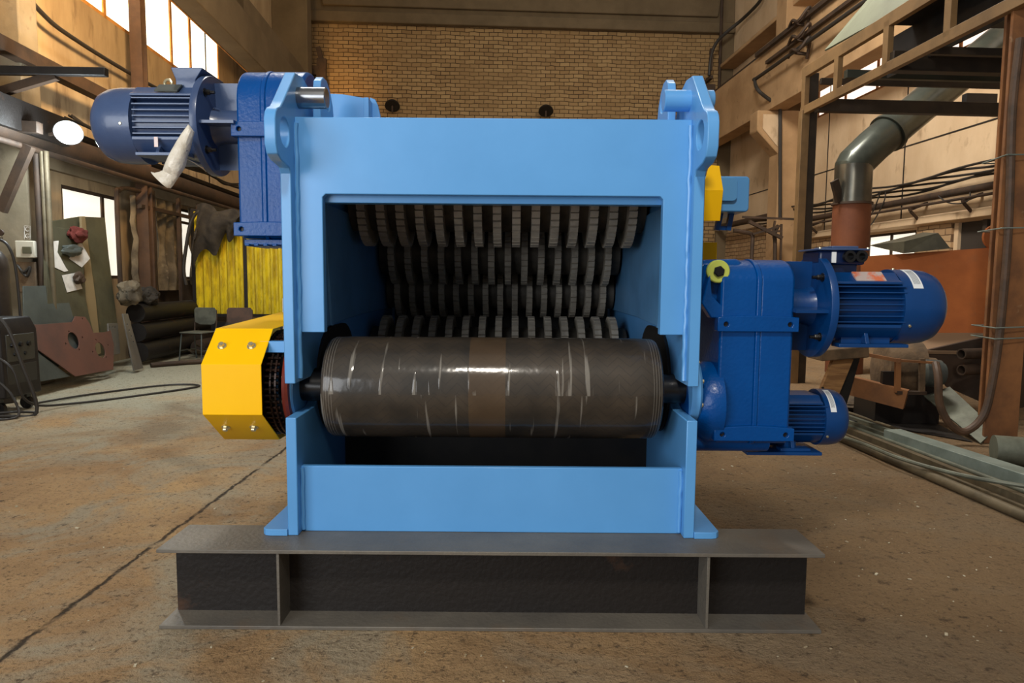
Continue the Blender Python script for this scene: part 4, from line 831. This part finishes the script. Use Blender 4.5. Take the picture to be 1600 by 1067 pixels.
# yellow corrugated screen
def screen():
    Y = 12.2; a = aY(299, 331, Y); b = aY(452, 490, Y); z0, z1 = .69, 2.50; xa = a.x; xb = -3.9
    t = thing('yellow_screen', ((xa+xb)/2, Y, 0), 'yellow corrugated metal screen in a dark frame behind the two old chairs', 'screen')
    def sh(x0, x1, zt0, zt1):
        m = MB(); P = []; nseg = int((x1-x0)/.035)
        for i in range(nseg+1):
            x = x0+(x1-x0)*i/nseg; P.append((x, Y+(.02 if (i//2) % 2 else -.02)))
        rings = [[Vector((x, y, z0)) for x, y in P]+[Vector((x, y+.004, z0)) for x, y in P[::-1]], [Vector((x, y, zt0+(zt1-zt0)*(x-x0)/(x1-x0))) for x, y in P]+[Vector((x, y+.004, zt0+(zt1-zt0)*(x-x0)/(x1-x0))) for x, y in P[::-1]]]
        m.rings(rings); m.build('corrugated_sheet', YEL2, t, ang=20)
    xm = aY(385, 450, Y).x
    sh(xa+.05, xm-.03, 2.5, 2.36); sh(xm+.03, xb, 2.36, 2.32)
    for x in (xa+.02, xm, xb): MB().box(x-.03, x+.03, Y-.035, Y+.035, 0, 2.5 if x < -5 else 2.36).build('post', STEELD, t)
    MB().box(xa, xb, Y-.03, Y+.03, .64, .69).build('bottom_rail', STEELD, t)
    MB().bar((xa, Y, 2.52), (xb, Y, 2.34), .05, .04).build('top_rail', STEELD, t)
screen()
def jacket():
    Y = 11.98
    fn = lambda u, v: (lambda x, zt, zb: (x+.05*math.sin(v*5+u*9), Y-.05*math.sin(u*19+v*2)-.12*math.sin(PI*v)-.04*noise.noise(Vector((u*8, v*5, 2))), zt+(zb-zt)*v))(-5.48+.98*u, 2.58-.16*u+.05*math.sin(u*12), 1.50+.75*u**.6+.13*math.sin(u*17))
    tag(MB().surf(fn, 60, 26, .02).build('jacket', CLOTH), 'dark work jacket draped over the top of the yellow corrugated screen', 'jacket')
jacket()
pts = [aY(318, 332, 12.08), aY(312, 330, 11.95), aY(304, 336, 11.95), aY(297, 352, 11.95), aY(291, 385, 11.95), aY(287, 420, 11.95), aY(291, 445, 11.95)]
tag(MB().tube(pts, .03, 8).build('hanging_hose', RUBBER), 'thick dark hose hanging over the left end of the yellow screen', 'hose')
tag(MB().box(aY(432, 0, 12).x, aY(444, 0, 12).x, 11.96, 11.99, 0, .98).build('white_board', PAPER), 'small white board standing below the yellow screen beside the crusher', 'board')
tag(MB().box(-5.3, -3.8, 12.0, 12.15, 0, .55).build('dark_crate', BLACK), 'long dark crate standing under the yellow screen', 'crate')
# chairs
def chair(x, y, rz, back_m, label):
    t = thing('old_chair', (0, 0, 0), label, 'chair', None)
    MB().prism(rrect(-.21, .21, -.2, .2, .05), .44, .46, 'Z').build('seat', CHAIRM, t, .004)
    MB().prism([(-.19, .60), (-.2, .66), (-.2, .80), (-.17, .84), (.17, .84), (.2, .80), (.2, .66), (.17, .58), (.10, .56), (-.10, .56)], .20, .218, 'Y').build('backrest', back_m, t, .004)
    for s in (-1, 1):
        MB().tube([(s*.19, .18, .43), (s*.20, .21, .60), (s*.19, .23, .80)], .011, 8).build('back_tube', CHROME if 0 else RUSTD, t)
        MB().tube([(s*.18, -.15, .43), (s*.20, -.20, .0)], .011, 8).build('leg', GREYPL, t)
        MB().tube([(s*.18, .15, .43), (s*.20, .22, .0)], .011, 8).build('leg', GREYPL, t)
        MB().cyl((s*.19, -.18, .16), (s*.19, .20, .16), .008, 8).build('stretcher', GREYPL, t)
    MB().tube([(-.19, .17, .42), (.19, .17, .42), (.19, -.15, .42), (-.19, -.15, .42), (-.19, .17, .42)], .01, 8, False).build('seat_frame', RUSTD, t)
    t.location = (x, y, 0); t.rotation_euler = (0, 0, rz); return t
chair(-5.08, 11.0, math.radians(-12), CHAIRM, 'left old chair with a pale grey backrest in front of the yellow screen')
chair(-4.45, 11.05, math.radians(12), CHAIRB, 'right old chair with a brown square backrest in front of the yellow screen')
rag('crumpled_cloth', Vector((-4.52, 11.0, .53)), .16, .14, .07, CLOTH, 'dark rag lying on the seat of the brown-backed chair', 'cloth', 12)

# ================================================================== BACK WALL THINGS
hall(True)
YW = YB-.4
for i, (px, lb) in enumerate(((613, 'left dark round wall lamp on the brick back wall'), (853, 'right dark round wall lamp on the brick back wall'))):
    c = aY(px, 160 if i == 0 else 168, YW); t = thing('wall_lamp', c, lb, 'lamp')
    MB().lathe(c+Vector((0, .1, .06)), (0, -.5, -.8), [(0, .05), (.05, .14), (.16, .23), (.22, .24)], 28).build('shade', BLACK, t)
    MB().bar(c+Vector((0, .4, .1)), c+Vector((0, .05, .08)), .05, .05).build('bracket', RUSTD, t)
    MB().cyl(c+Vector((0, -.02, -.08)), c+Vector((0, -.02, -.3)), .03, 10).build('drop', RUSTD, t)
P = lambda x, y: aY(x, y, 21.9)
t = thing('crane_buffer', P(495, 110), 'dark steel crane stop bracket in the left corner of the back wall', 'bracket')
MB().bar(P(497, 74), P(503, 96), .14, .14).build('tip', RUSTD, t); MB().bar(P(503, 92), P(500, 190), .28, .16).build('post', RUSTD, t)
MB().box(P(484, 0).x, P(498, 0).x, 21.8, 22.0, P(0, 105).z, P(0, 91).z).build('plate', RUSTD, t); MB().bar(P(484, 110), P(482, 165), .16, .1).build('side_post', RUSTD, t)
MB().box(P(480, 0).x, P(503, 0).x, 21.95, YB-.12, P(0, 114).z, P(0, 107).z).build('wall_arm', RUSTD, t)
t = thing('crane_buffer', P(1110, 120), 'dark steel crane stop box in the right corner of the back wall', 'bracket')
MB().box(P(1104, 0).x, P(1117, 0).x, 21.6, 22.2, P(0, 138).z, P(0, 108).z).build('box', RUSTD, t); MB().bar(P(1110, 110), P(1112, 76), .1, .08).build('post', RUSTD, t); MB().bar(P(1112, 120), P(1112, 120)+Vector((0, .8, 0)), .1, .1).build('wall_arm', RUSTD, t)
a_ = P(1136, 52)
tag(MB().tube([P(1108, 118), P(1111, 88), P(1120, 66), P(1136, 50), aX(1160, 30, 8.4), aX(1185, 5, 8.4), aX(1192, -10, 8.4)], .05, 8).build('corner_cable', RUBBER), 'black cable curving up from the right corner of the back wall', 'cable')
tag(MB().cyl((8.1, 22.6, 13), (8.1, 22.6, 6.5), .05, 10).build('conduit_pipe', RUSTD), 'thin dark vertical pipe in the right rear corner', 'pipe')

# ================================================================== RIGHT BAY
# crane rail and conductor bars on the right beam
tag(MB().box(7.62, 7.72, 5, 22, 7.20, 7.34).build('crane_rail', RUSTD), 'dark crane rail on top of the right concrete crane beam', 'rail')
a_ = aX(1182, 87, 7.40); tag(MB().bar((7.40, a_.y, a_.z), (7.40, 8, a_.z), .09, .10).build('conductor_bar', RUSTD), 'upper steel conductor bar on the face of the right crane beam', 'rail')
a_ = aX(1198, 98, 7.42); tag(MB().bar((7.42, a_.y, a_.z), (7.42, 8, a_.z), .08, .08).build('conductor_bar', RUSTD), 'second steel conductor bar just below the upper one on the right crane beam', 'rail')
a_ = aX(1180, 124, 7.35)
tag(MB().tube([(7.35, 8, a_.z), (7.35, 12, a_.z), (7.35, a_.y-.5, a_.z), a_, aY(1184, 140, 17.45), aY(1200, 154, 17.45), aY(1217, 166, 17.45), aY(1219, 190, 17.45), aY(1219, 250, 17.45), aY(1219, 340, 17.45)], .045, 8).build('feed_cable', RUBBER), 'dark cable along the right crane beam bending down the concrete column', 'cable')
t = thing('insulator_bracket', aX(1240, 65, 7.4), 'wiry insulator bracket with clamps on the right crane beam', 'bracket')
for py in (46, 70, 90):
    o_ = aX(1232, py, 7.38)
    MB().tube([o_, o_+Vector((-.1, -.4, .05)), o_+Vector((-.15, -.8, -.10)), o_+Vector((0, -1.0, .12)), o_+Vector((.15, -.6, -.2))], .035, 6).build('clamp', RUSTD, t)
    MB().bar(o_+Vector((.22, -.5, -.08)), o_+Vector((-.08, -.5, -.05)), .06, .06).build('arm', RUSTD, t)
# cables, pipes and ledge on the right wall
m = MB()
for k in range(6):
    pts = [(8.48-.035*k+.02*math.sin(i*2+k), 7.0+i*.9, 3.08+.035*k+.05*math.sin(i*1.7+k*1.3)) for i in range(16)]
    m.tube(pts, .022, 6)
tag(m.build('cable_bundle', RUBBER), 'long bundle of dark cables strung along the right wall', 'cable', kind='stuff')
tag(MB().cyl((8.38, 7, 2.90), (8.38, 17.3, 2.90), .065, 16).build('wall_pipe', RUSTD), 'brown pipe running along the right wall beneath the cables', 'pipe')
tag(MB().cyl((8.30, 7, 2.76), (8.30, 17.3, 2.76), .025, 12).build('wall_pipe', RUSTD), 'thin dark pipe below the brown pipe on the right wall', 'pipe')
tag(MB().cyl((8.2, 18.2, 3.15), (8.2, 22.6, 3.15), .09, 12).build('wall_pipe', RUSTD), 'dark pipe near the rear of the right wall behind the crusher', 'pipe')
for i, y in enumerate((11.2, 12.6, 14.6, 16.4)):
    t = thing('pipe_bracket', (8.5, y, 2.8), ['steel pipe bracket on the right wall nearest the rusty column', 'steel pipe bracket on the right wall above the grey-green hood', 'steel pipe bracket on the right wall just behind the round duct', 'steel pipe bracket on the right wall nearest the concrete column'][i], 'bracket')
    MB().bar((8.6, y, 2.84), (8.25, y, 2.70), .05, .05).build('arm', RUSTD, t); MB().bar((8.6, y+.1, 2.45), (8.28, y, 2.68), .04, .04).build('strut', RUSTD, t)
tag(MB().tube([aX(1516, 300, 8.3), aX(1514, 312, 8.3), aX(1500, 318, 8.3), aX(1480, 316, 8.3), aX(1466, 306, 8.3)], .012, 6).build('loose_wire', RUBBER), 'loose dark wire looping below the cables on the right wall', 'wire')
tag(MB().tube([aX(1376, 300, 8.3), aX(1366, 326, 8.3), aX(1356, 346, 8.3), aX(1362, 350, 8.3), aX(1380, 318, 8.3), aX(1384, 300, 8.3)], .014, 6).build('loose_wire', RUBBER), 'thin dark wire loop hanging right beside the round duct', 'wire')
YC = 16.6
t = thing('scaffold', aY(1200, 410, YC), 'thin dark steel scaffold tubes in front of the right concrete column', 'scaffold')
for a_, b_, w_ in (((1160, 339), (1256, 343), .05), ((1170, 346), (1222, 372), .08), ((1176, 366), (1222, 352), .05), ((1211, 345), (1207, 368), .045), ((1221, 350), (1219, 430), .045), ((1196, 362), (1222, 361), .05)):
    MB().bar(aY(*a_, YC), aY(*b_, YC), w_, w_).build('tube', RUSTD, t)
a_ = aY(1174, 420, 16.7); b_ = aY(1212, 420, 16.8)
tag(MB().tube([aY(1146, 360, 16.7), aY(1170, 364, 16.7), aY(1176, 370, 16.7), aY(1175, 390, 16.7), (a_.x, 16.7, 0)], .05, 8).build('bent_pipe', RUSTD), 'dark bent pipe running down before the brick part of the right rear wall', 'pipe')
tag(MB().tube([aY(1216, 352, 16.8), aY(1210, 368, 16.8), aY(1211, 390, 16.8), (b_.x, 16.8, 0)], .05, 8).build('bent_pipe', RUSTD), 'dark pipe running down in front of the right concrete column', 'pipe')
# platform truss
AX = 4.22
def platform():
    t = thing('steel_platform', (AX, 8.6, 0), 'brown steel platform frame with trussed edge above the right bay', 'platform')
    y1 = 8.72; zl = 3.49; zu = 3.96
    MB().bar((AX, 4.6, zl), (AX, y1, zl), .06, .10).build('lower_chord', TRUSS, t, .003)
    MB().bar((AX, 4.6, zu), (AX, y1, zu), .06, .13).build('upper_chord', TRUSS, t, .003)
    for px in (1262, 1312, 1388, 1483):
        y = aX(px, 60, AX).y; MB().box(AX-.03, AX+.03, y-.045, y+.045, zl, zu).build('upright', TRUSS, t, .002)
    MB().box(AX-.05, AX+.05, y1-.10, y1, 0, zl).build('post', TRUSS, t, .003)
    MB().box(AX+.05, AX+.17, y1-.06, y1-.02, 0, zu).build('post_flange', TRUSSD, t, .003)
    for (xa, ya, yb, h, w_, m_) in ((1276, 165, 185, .15, .10, TRUSSD), (1282, 127, 148, .07, .05, TRUSSD), (1321, 116, 136, .09, .07, DUCTG), (1391, 97, 112, .19, .12, TRUSSD), (1434, 79, 91, .07, .06, TRUSSD)):
        a = aX(xa, ya, AX); MB().bar(a, (XR-.01, a.y, a.z), w_, h).build('cross_bar', m_, t, .003)
    MB().box(AX+.03, XR-.01, 4.6, 7.1, zu+.02, zu+.06).build('deck', BLACK, t)
    MB().box(AX+.35, AX+.37, 4.6, 7.5, zl+.08, zu+.02).build('side_sheet', BLACK, t)
    a = aX(1548, 153, 7.3); MB().box(a.x-.35, a.x+.1, a.y, a.y+.1, a.z-.06, a.z+.06).build('hanger', BLACK, t)
platform()
a_ = aX(1312, 68, 4.35); b_ = aX(1470, -20, 4.35)
m = MB().quad(aX(1290, 80, 4.5), aX(1480, -25, 4.5), aX(1480, -120, 5.0), aX(1375, -20, 5.0), .02)
tag(m.build('roof_sheet', mat('grey_green_sheet', sr(100, 104, 84), .7, 0, sr(90, 92, 74), 2)), 'flat grey-green sheet leaning above the right platform frame', 'sheet')
def duct():
    r = .252; Y = 9.7; x0 = 5.49; zb = 2.46
    t = thing('ventilation_duct', (x0, Y, 0), 'large round steel ventilation duct, rusty below and shiny above, bending toward the right wall', 'duct')
    e0 = Vector((x0, Y, 3.0)); e1 = aY(1366, 226, 9.75); P1 = aX(1402, 195, 6.28); P2 = Vector((8.58, 10.45, 5.42)); P1 = e1+(P2-e1)*.085
    MB().cyl((x0, Y, 0), (x0, Y, zb), r*1.01, 40).build('rusty_section', RUSTDK, t)
    MB().cyl((x0, Y, zb), (x0, Y, e0.z), r, 40).build('bright_section', DUCT, t)
    d = (P2-e1).normalized()
    MB().tube([(x0, Y, 2.995), (x0, Y, 3.0), (x0+.005, Y, 3.02), tuple(e1-d*.02), tuple(e1), tuple(P1)], r, 40, False).build('elbow', DUCTG, t, ang=18)
    MB().tube([tuple(P1), tuple(P2)], r, 40, False).build('upper_section', DUCTG, t)
    MB().lathe(P1-d*.03, d, [(0, r), (0, r+.035), (.06, r+.035), (.06, r)], 40).build('collar', DUCTG, t)
    MB().lathe((x0, Y, zb-.02), (0, 0, 1), [(0, r), (0, r+.025), (.03, r+.025), (.03, r)], 40).build('collar', RUSTD, t)
    MB().bar((x0-.24, Y-.1, zb+.02), (x0-.36, Y-.15, zb+.3), .04, .14).build('lug', RUSTD, t)
duct()
hall(False)
# rusty foreground column
def rusty_column():
    t = thing('rusty_column', (3.95, 5.45, 0), 'tall rusty orange steel column at the right edge carrying the platform', 'column')
    def W(x, z): return x
    MB().box(3.905, 4.18, 5.55, 5.58, 0, 5.2).build('front_flange', RUSTB, t, .003)
    MB().box(4.10, 4.13, 5.58, 5.80, 0, 5.2).build('web', RUSTD, t)
    MB().box(4.03, 4.30, 5.80, 5.83, 0, 5.2).build('rear_flange', RUSTB, t, .003)
    m = MB()
    for py in (512, 529, 357, 243):
        z = aY(1570, py, 5.5).z; pl = [(3.87, 5.46, z), (4.20, 5.50, z+.01), (4.32, 5.86, z), (3.95, 5.86, z), (3.87, 5.46, z)]; m.tube(pl, .006, 6, False)
    m.build('wire_tie', PIPEL, t)
rusty_column()
pts = [aY(1594, 60, 5.5), aY(1582, 170, 5.5), aY(1578, 300, 5.5), aY(1573, 400, 5.5), aY(1562, 520, 5.5), aY(1550, 600, 5.5), aY(1536, 650, 5.5), aY(1508, 674, 5.5), aY(1484, 662, 5.5), aY(1468, 630, 5.5), aY(1466, 590, 5.5), aY(1462, 568, 5.6)]
tag(MB().tube(pts, .030, 10).build('ribbed_hose', RUBBERB), 'brown hose running down the rusty column and looping near the floor', 'hose')
# rusty bin and its lower chute
def rusty_bin():
    t = thing('rusty_bin', (4.6, 6.9, 0), 'large rust orange steel bin behind the right motor', 'bin')
    a = aY(1345, 400, 7.3); b = aY(1500, 386, 6.9)
    # main sheet wall, slightly turned
    P = [aY(1345, 401, 7.4), aY(1560, 386, 6.9), aY(1560, 520, 6.9), aY(1345, 540, 7.4)]
    m = MB().quad(P[0], P[1], P[2], P[3], .03); m.build('side_wall', RUST, t)
    MB().quad(aY(1560, 386, 6.9), aY(1640, 386, 7.6), aY(1640, 640, 7.6), aY(1560, 640, 6.9), .03).build('end_wall', RUSTD, t)
    zr = P[2].z
    MB().quad(aY(1345, 520, 7.4), aY(1560, 520, 6.9), aY(1560, 550, 6.5), aY(1440, 548, 6.7), .03).build('slope', mat('dusty_slope', sr(134, 108, 82), .9), t)
    MB().quad(aY(1445, 548, 6.7), aY(1560, 522, 6.5), aY(1560, 640, 6.55), aY(1478, 604, 6.7), .03).build('hopper', RUSTD, t)
    k = MB()
    for py in (553, 578):
        p = aY(1502, py, 6.3); k.pipe(p, p+Vector((.34, .1, 0)), .05, .038, 24)
    k.build('stub_pipe', RUSTD, t)
    MB().box(4.3, 4.38, 7.5, 7.58, 0, 1.5).box(5.5, 5.6, 7.4, 7.5, 0, 1.5).build('support', RUSTD, t)
    MB().lathe(aY(1556, 370, 6.88), (0, 1, 0), [(0, .05), (0, .12), (.03, .12), (.03, .05)], 24).build('lifting_ring', RUST, t)
rusty_bin()
# grey hood lying on the bin
P = [aY(1360, 384, 7.5), aY(1412, 396, 7.1), aY(1485, 388, 7.0), aY(1440, 392, 7.7)]
T = [aY(1388, 378, 7.3), aY(1448, 363, 7.1), aY(1464, 364, 7.15), aY(1400, 374, 7.6)]
m = MB().rings([[P[0], P[1], P[2], P[3]], [aY(1360, 383, 7.5), aY(1413, 377, 7.1), aY(1466, 364, 7.05), aY(1443, 363, 7.6)]])
tag(m.build('metal_hood', mat('dull_grey_green', sr(88, 84, 66), .6, .1, sr(70, 66, 52), 4)), 'grey-green folded metal hood lying on top of the rusty bin', 'hood')
# old grinder or pump machine under the bin
def pump():
    c = aY(1400, 575, 6.35); t = thing('old_pump', (c.x, 6.3, 0), 'dusty brown pump machine with cylindrical housing under the rusty bin', 'machine')
    a = aY(1375, 570, 6.4); b = aY(1480, 590, 6.2)
    MB().lathe(aY(1372, 572, 6.5), (1, -.12, -.06), [(0, .18), (.02, .24), (.10, .26), (.34, .27), (.36, .12), (.5, .12)], 36).build('housing', WOODG, t)
    MB().lathe(aY(1438, 582, 6.2), (1, -.12, -.04), [(0, .10), (.02, .125), (.16, .125), (.17, .10), (.19, .10)], 30).build('end_cap', GREYPL, t)
    for xa in (1403, 1441): MB().bar(aY(xa, 560, 6.0), aY(xa-1, 613, 6.0), .045, .03).build('frame_post', RUSTB if xa < 1420 else WOODG, t)
    MB().bar(aY(1345, 552, 6.1), aY(1406, 564, 6.0), .05, .03).build('frame_strap', RUSTB, t)
    MB().bar(aY(1403, 563, 6.0), aY(1466, 567, 6.0), .04, .02).build('frame_strap', RUSTB, t)
    MB().bar(aY(1400, 613, 6.0), aY(1446, 614, 6.0), .05, .03).build('frame_foot', RUSTD, t)
    MB().box(aY(1412, 0, 6.1).x, aY(1438, 0, 6.1).x, 6.1, 6.14, aY(0, 610, 6.1).z, aY(0, 570, 6.1).z).build('opening_shade_plate', BLACK, t)  # black plate stands in for the shaded inside of the frame
    MB().bar(aY(1322, 600, 6.3), aY(1416, 624, 6.0), .10, .17).build('base_channel', RUSTB, t)
    MB().box(c.x-.2, c.x+.4, 6.3, 6.7, 0, .36).build('base_block', BLACK, t)
pump()
# trestle: plank table end with raking leg
t = thing('trestle', (2.98, 6.2, 0), 'wooden trestle with a slanting pale leg behind the right motor', 'trestle')
MB().bar(aY(1272, 553, 6.1), aY(1345, 547, 6.1), .30, .10).build('top_board', WOODG, t, .01)
MB().bar(aY(1318, 556, 6.05), aY(1272, 668, 6.05), .17, .05, up=(0, -1, 0)).build('leg', WOODD, t, .004)
MB().bar(aY(1332, 556, 6.2), aY(1300, 668, 6.2), .12, .05, up=(0, -1, 0)).build('leg', BLACK, t)
k = MB()
for px, py in ((1286, 606), (1302, 611)): k.lathe(aY(px, py, 6.02), (0, 1, 0), [(0, .01), (.03, .01)], 10)
k.build('hole', BLACK, t)
rag('dirt_clod', aZ(1345, 632, .06), .32, .3, .07, PUR, 'mound of dirt and scrap on the floor under the pump', 'rubble', 4)
rag('dirt_clod', aZ(1395, 637, .04), .16, .15, .05, WOODG, 'small pale stone on the floor beside the dirt mound', 'rubble', 9)
# grey leaning sheet
O = (3.7, 5.95, 0); ux = (1, -.15, 0); uz = (-.5, .55, 1)
m = MB().quad(aY(1443, 618, 6.3), aY(1484, 604, 6.3), aY(1555, 670, 5.6), aY(1532, 692, 5.5), .012)
tag(m.build('sheet_offcut', PIPEG), 'grey sheet offcut leaning on the pump behind the looping hose', 'steel plate')
# long stock lying on the floor along the right side
def long_bar(name, pa, pb, r, mt, label, cat, kind='pipe', h=None, z=None):
    a = aZ(*pa, 0); b = aZ(*pb, 0); d = (a-b).normalized(); a = a+d*.8
    if kind == 'pipe': m = MB().pipe(b+Vector((0, 0, r)), a+Vector((0, 0, r)), r, r*.8, 20)
    else: m = MB().bar(b+Vector((0, 0, (z or 0)+h/2)), a+Vector((0, 0, (z or 0)+h/2)), r, h)
    return tag(m.build(name, mt), label, cat)
long_bar('steel_pipe', (1600, 815), (1305, 686), .032, PIPEB, 'long brown pipe on the floor at right, nearest to the camera', 'pipe')
long_bar('steel_profile', (1600, 790), (1300, 668), .05, PIPEB, 'brown channel lying just behind the nearest pipe at right', 'steel profile', 'bar', .06)
long_bar('steel_pipe', (1600, 772), (1310, 662), .018, PIPEG, 'thin grey-green pipe in the middle of the stock at right', 'pipe')
long_bar('steel_profile', (1600, 762), (1312, 656), .03, PIPEG, 'grey-green angle bar behind the thin pipe at right', 'steel profile', 'bar', .03)
long_bar('steel_profile', (1600, 750), (1314, 650), .04, PIPEG, 'grey-green flat profile furthest from camera in the stock at right', 'steel profile', 'bar', .035)
long_bar('steel_profile', (1600, 800), (1303, 676), .03, PIPEB, 'brown angle bar wedged between the nearest pipe and the brown channel at right', 'steel profile', 'bar', .035)
long_bar('steel_pipe', (1600, 742), (1316, 644), .016, PIPEB, 'thin brown pipe lying along the pale square beam at right', 'pipe')
long_bar('steel_pipe', (1600, 780), (1308, 666), .014, PIPEL, 'thin pale rod between the brown channel and the grey-green pipe at right', 'rod')
pts = [aZ(1300, 678, .05), aZ(1345, 692, .08), aZ(1400, 714, .09), aZ(1460, 732, .09), aZ(1530, 748, .10), aZ(1640, 765, .10)]
tag(MB().tube(pts, .014, 8).build('bent_rod', PIPEG), 'thin bent grey rod lying across the floor stock at right', 'rod')
a = aZ(1384, 692, 0); b = aZ(1640, 788, 0)
a = aZ(1383, 690, 0); b = aZ(1650, 783, 0)
tag(MB().bar(a+Vector((.07, .03, .05)), b+Vector((.07, .03, .05)), .15, .10).build('square_tube', PIPEL, bev=.004), 'long pale grey square beam lying on the floor at right', 'steel beam')
c = aZ(1540, 724, 0)
tag(MB().cyl(c+Vector((.05, .0, .105)), c+Vector((1.0, -.35, .105)), .105, 32).build('grey_pipe', PIPEG), 'short thick grey pipe on the floor at the foot of the rusty column', 'pipe')
# flat plate on floor, distant dark stock
tag(MB().quad(aZ(1320, 655, .01), aZ(1300, 632, .01), aZ(1420, 640, .01), aZ(1520, 690, .01), .004).build('floor_sheet', STEELD), 'thin dark sheet lying on the floor behind the stock at right', 'steel plate')
# scattered pale chips
m = MB()
for i in range(1500):
    x = random.uniform(-4.5, 3.2); y = random.uniform(1.7, 8.0)
    if -1.5 < x < 1.4 and 2.35 < y < 4.9: continue
    s = random.uniform(.0025, .006)*(1 if random.random() < .9 else 1.8); a = random.uniform(0, PI); l = s*random.uniform(1, 2.6)
    m.bar((x, y, s*.3), (x+l*math.cos(a), y+l*math.sin(a), s*.4), s, s*.5)
tag(m.build('floor_chips', CHIP), 'tiny pale chips and metal shavings scattered over the dirty floor', 'debris', kind='stuff')
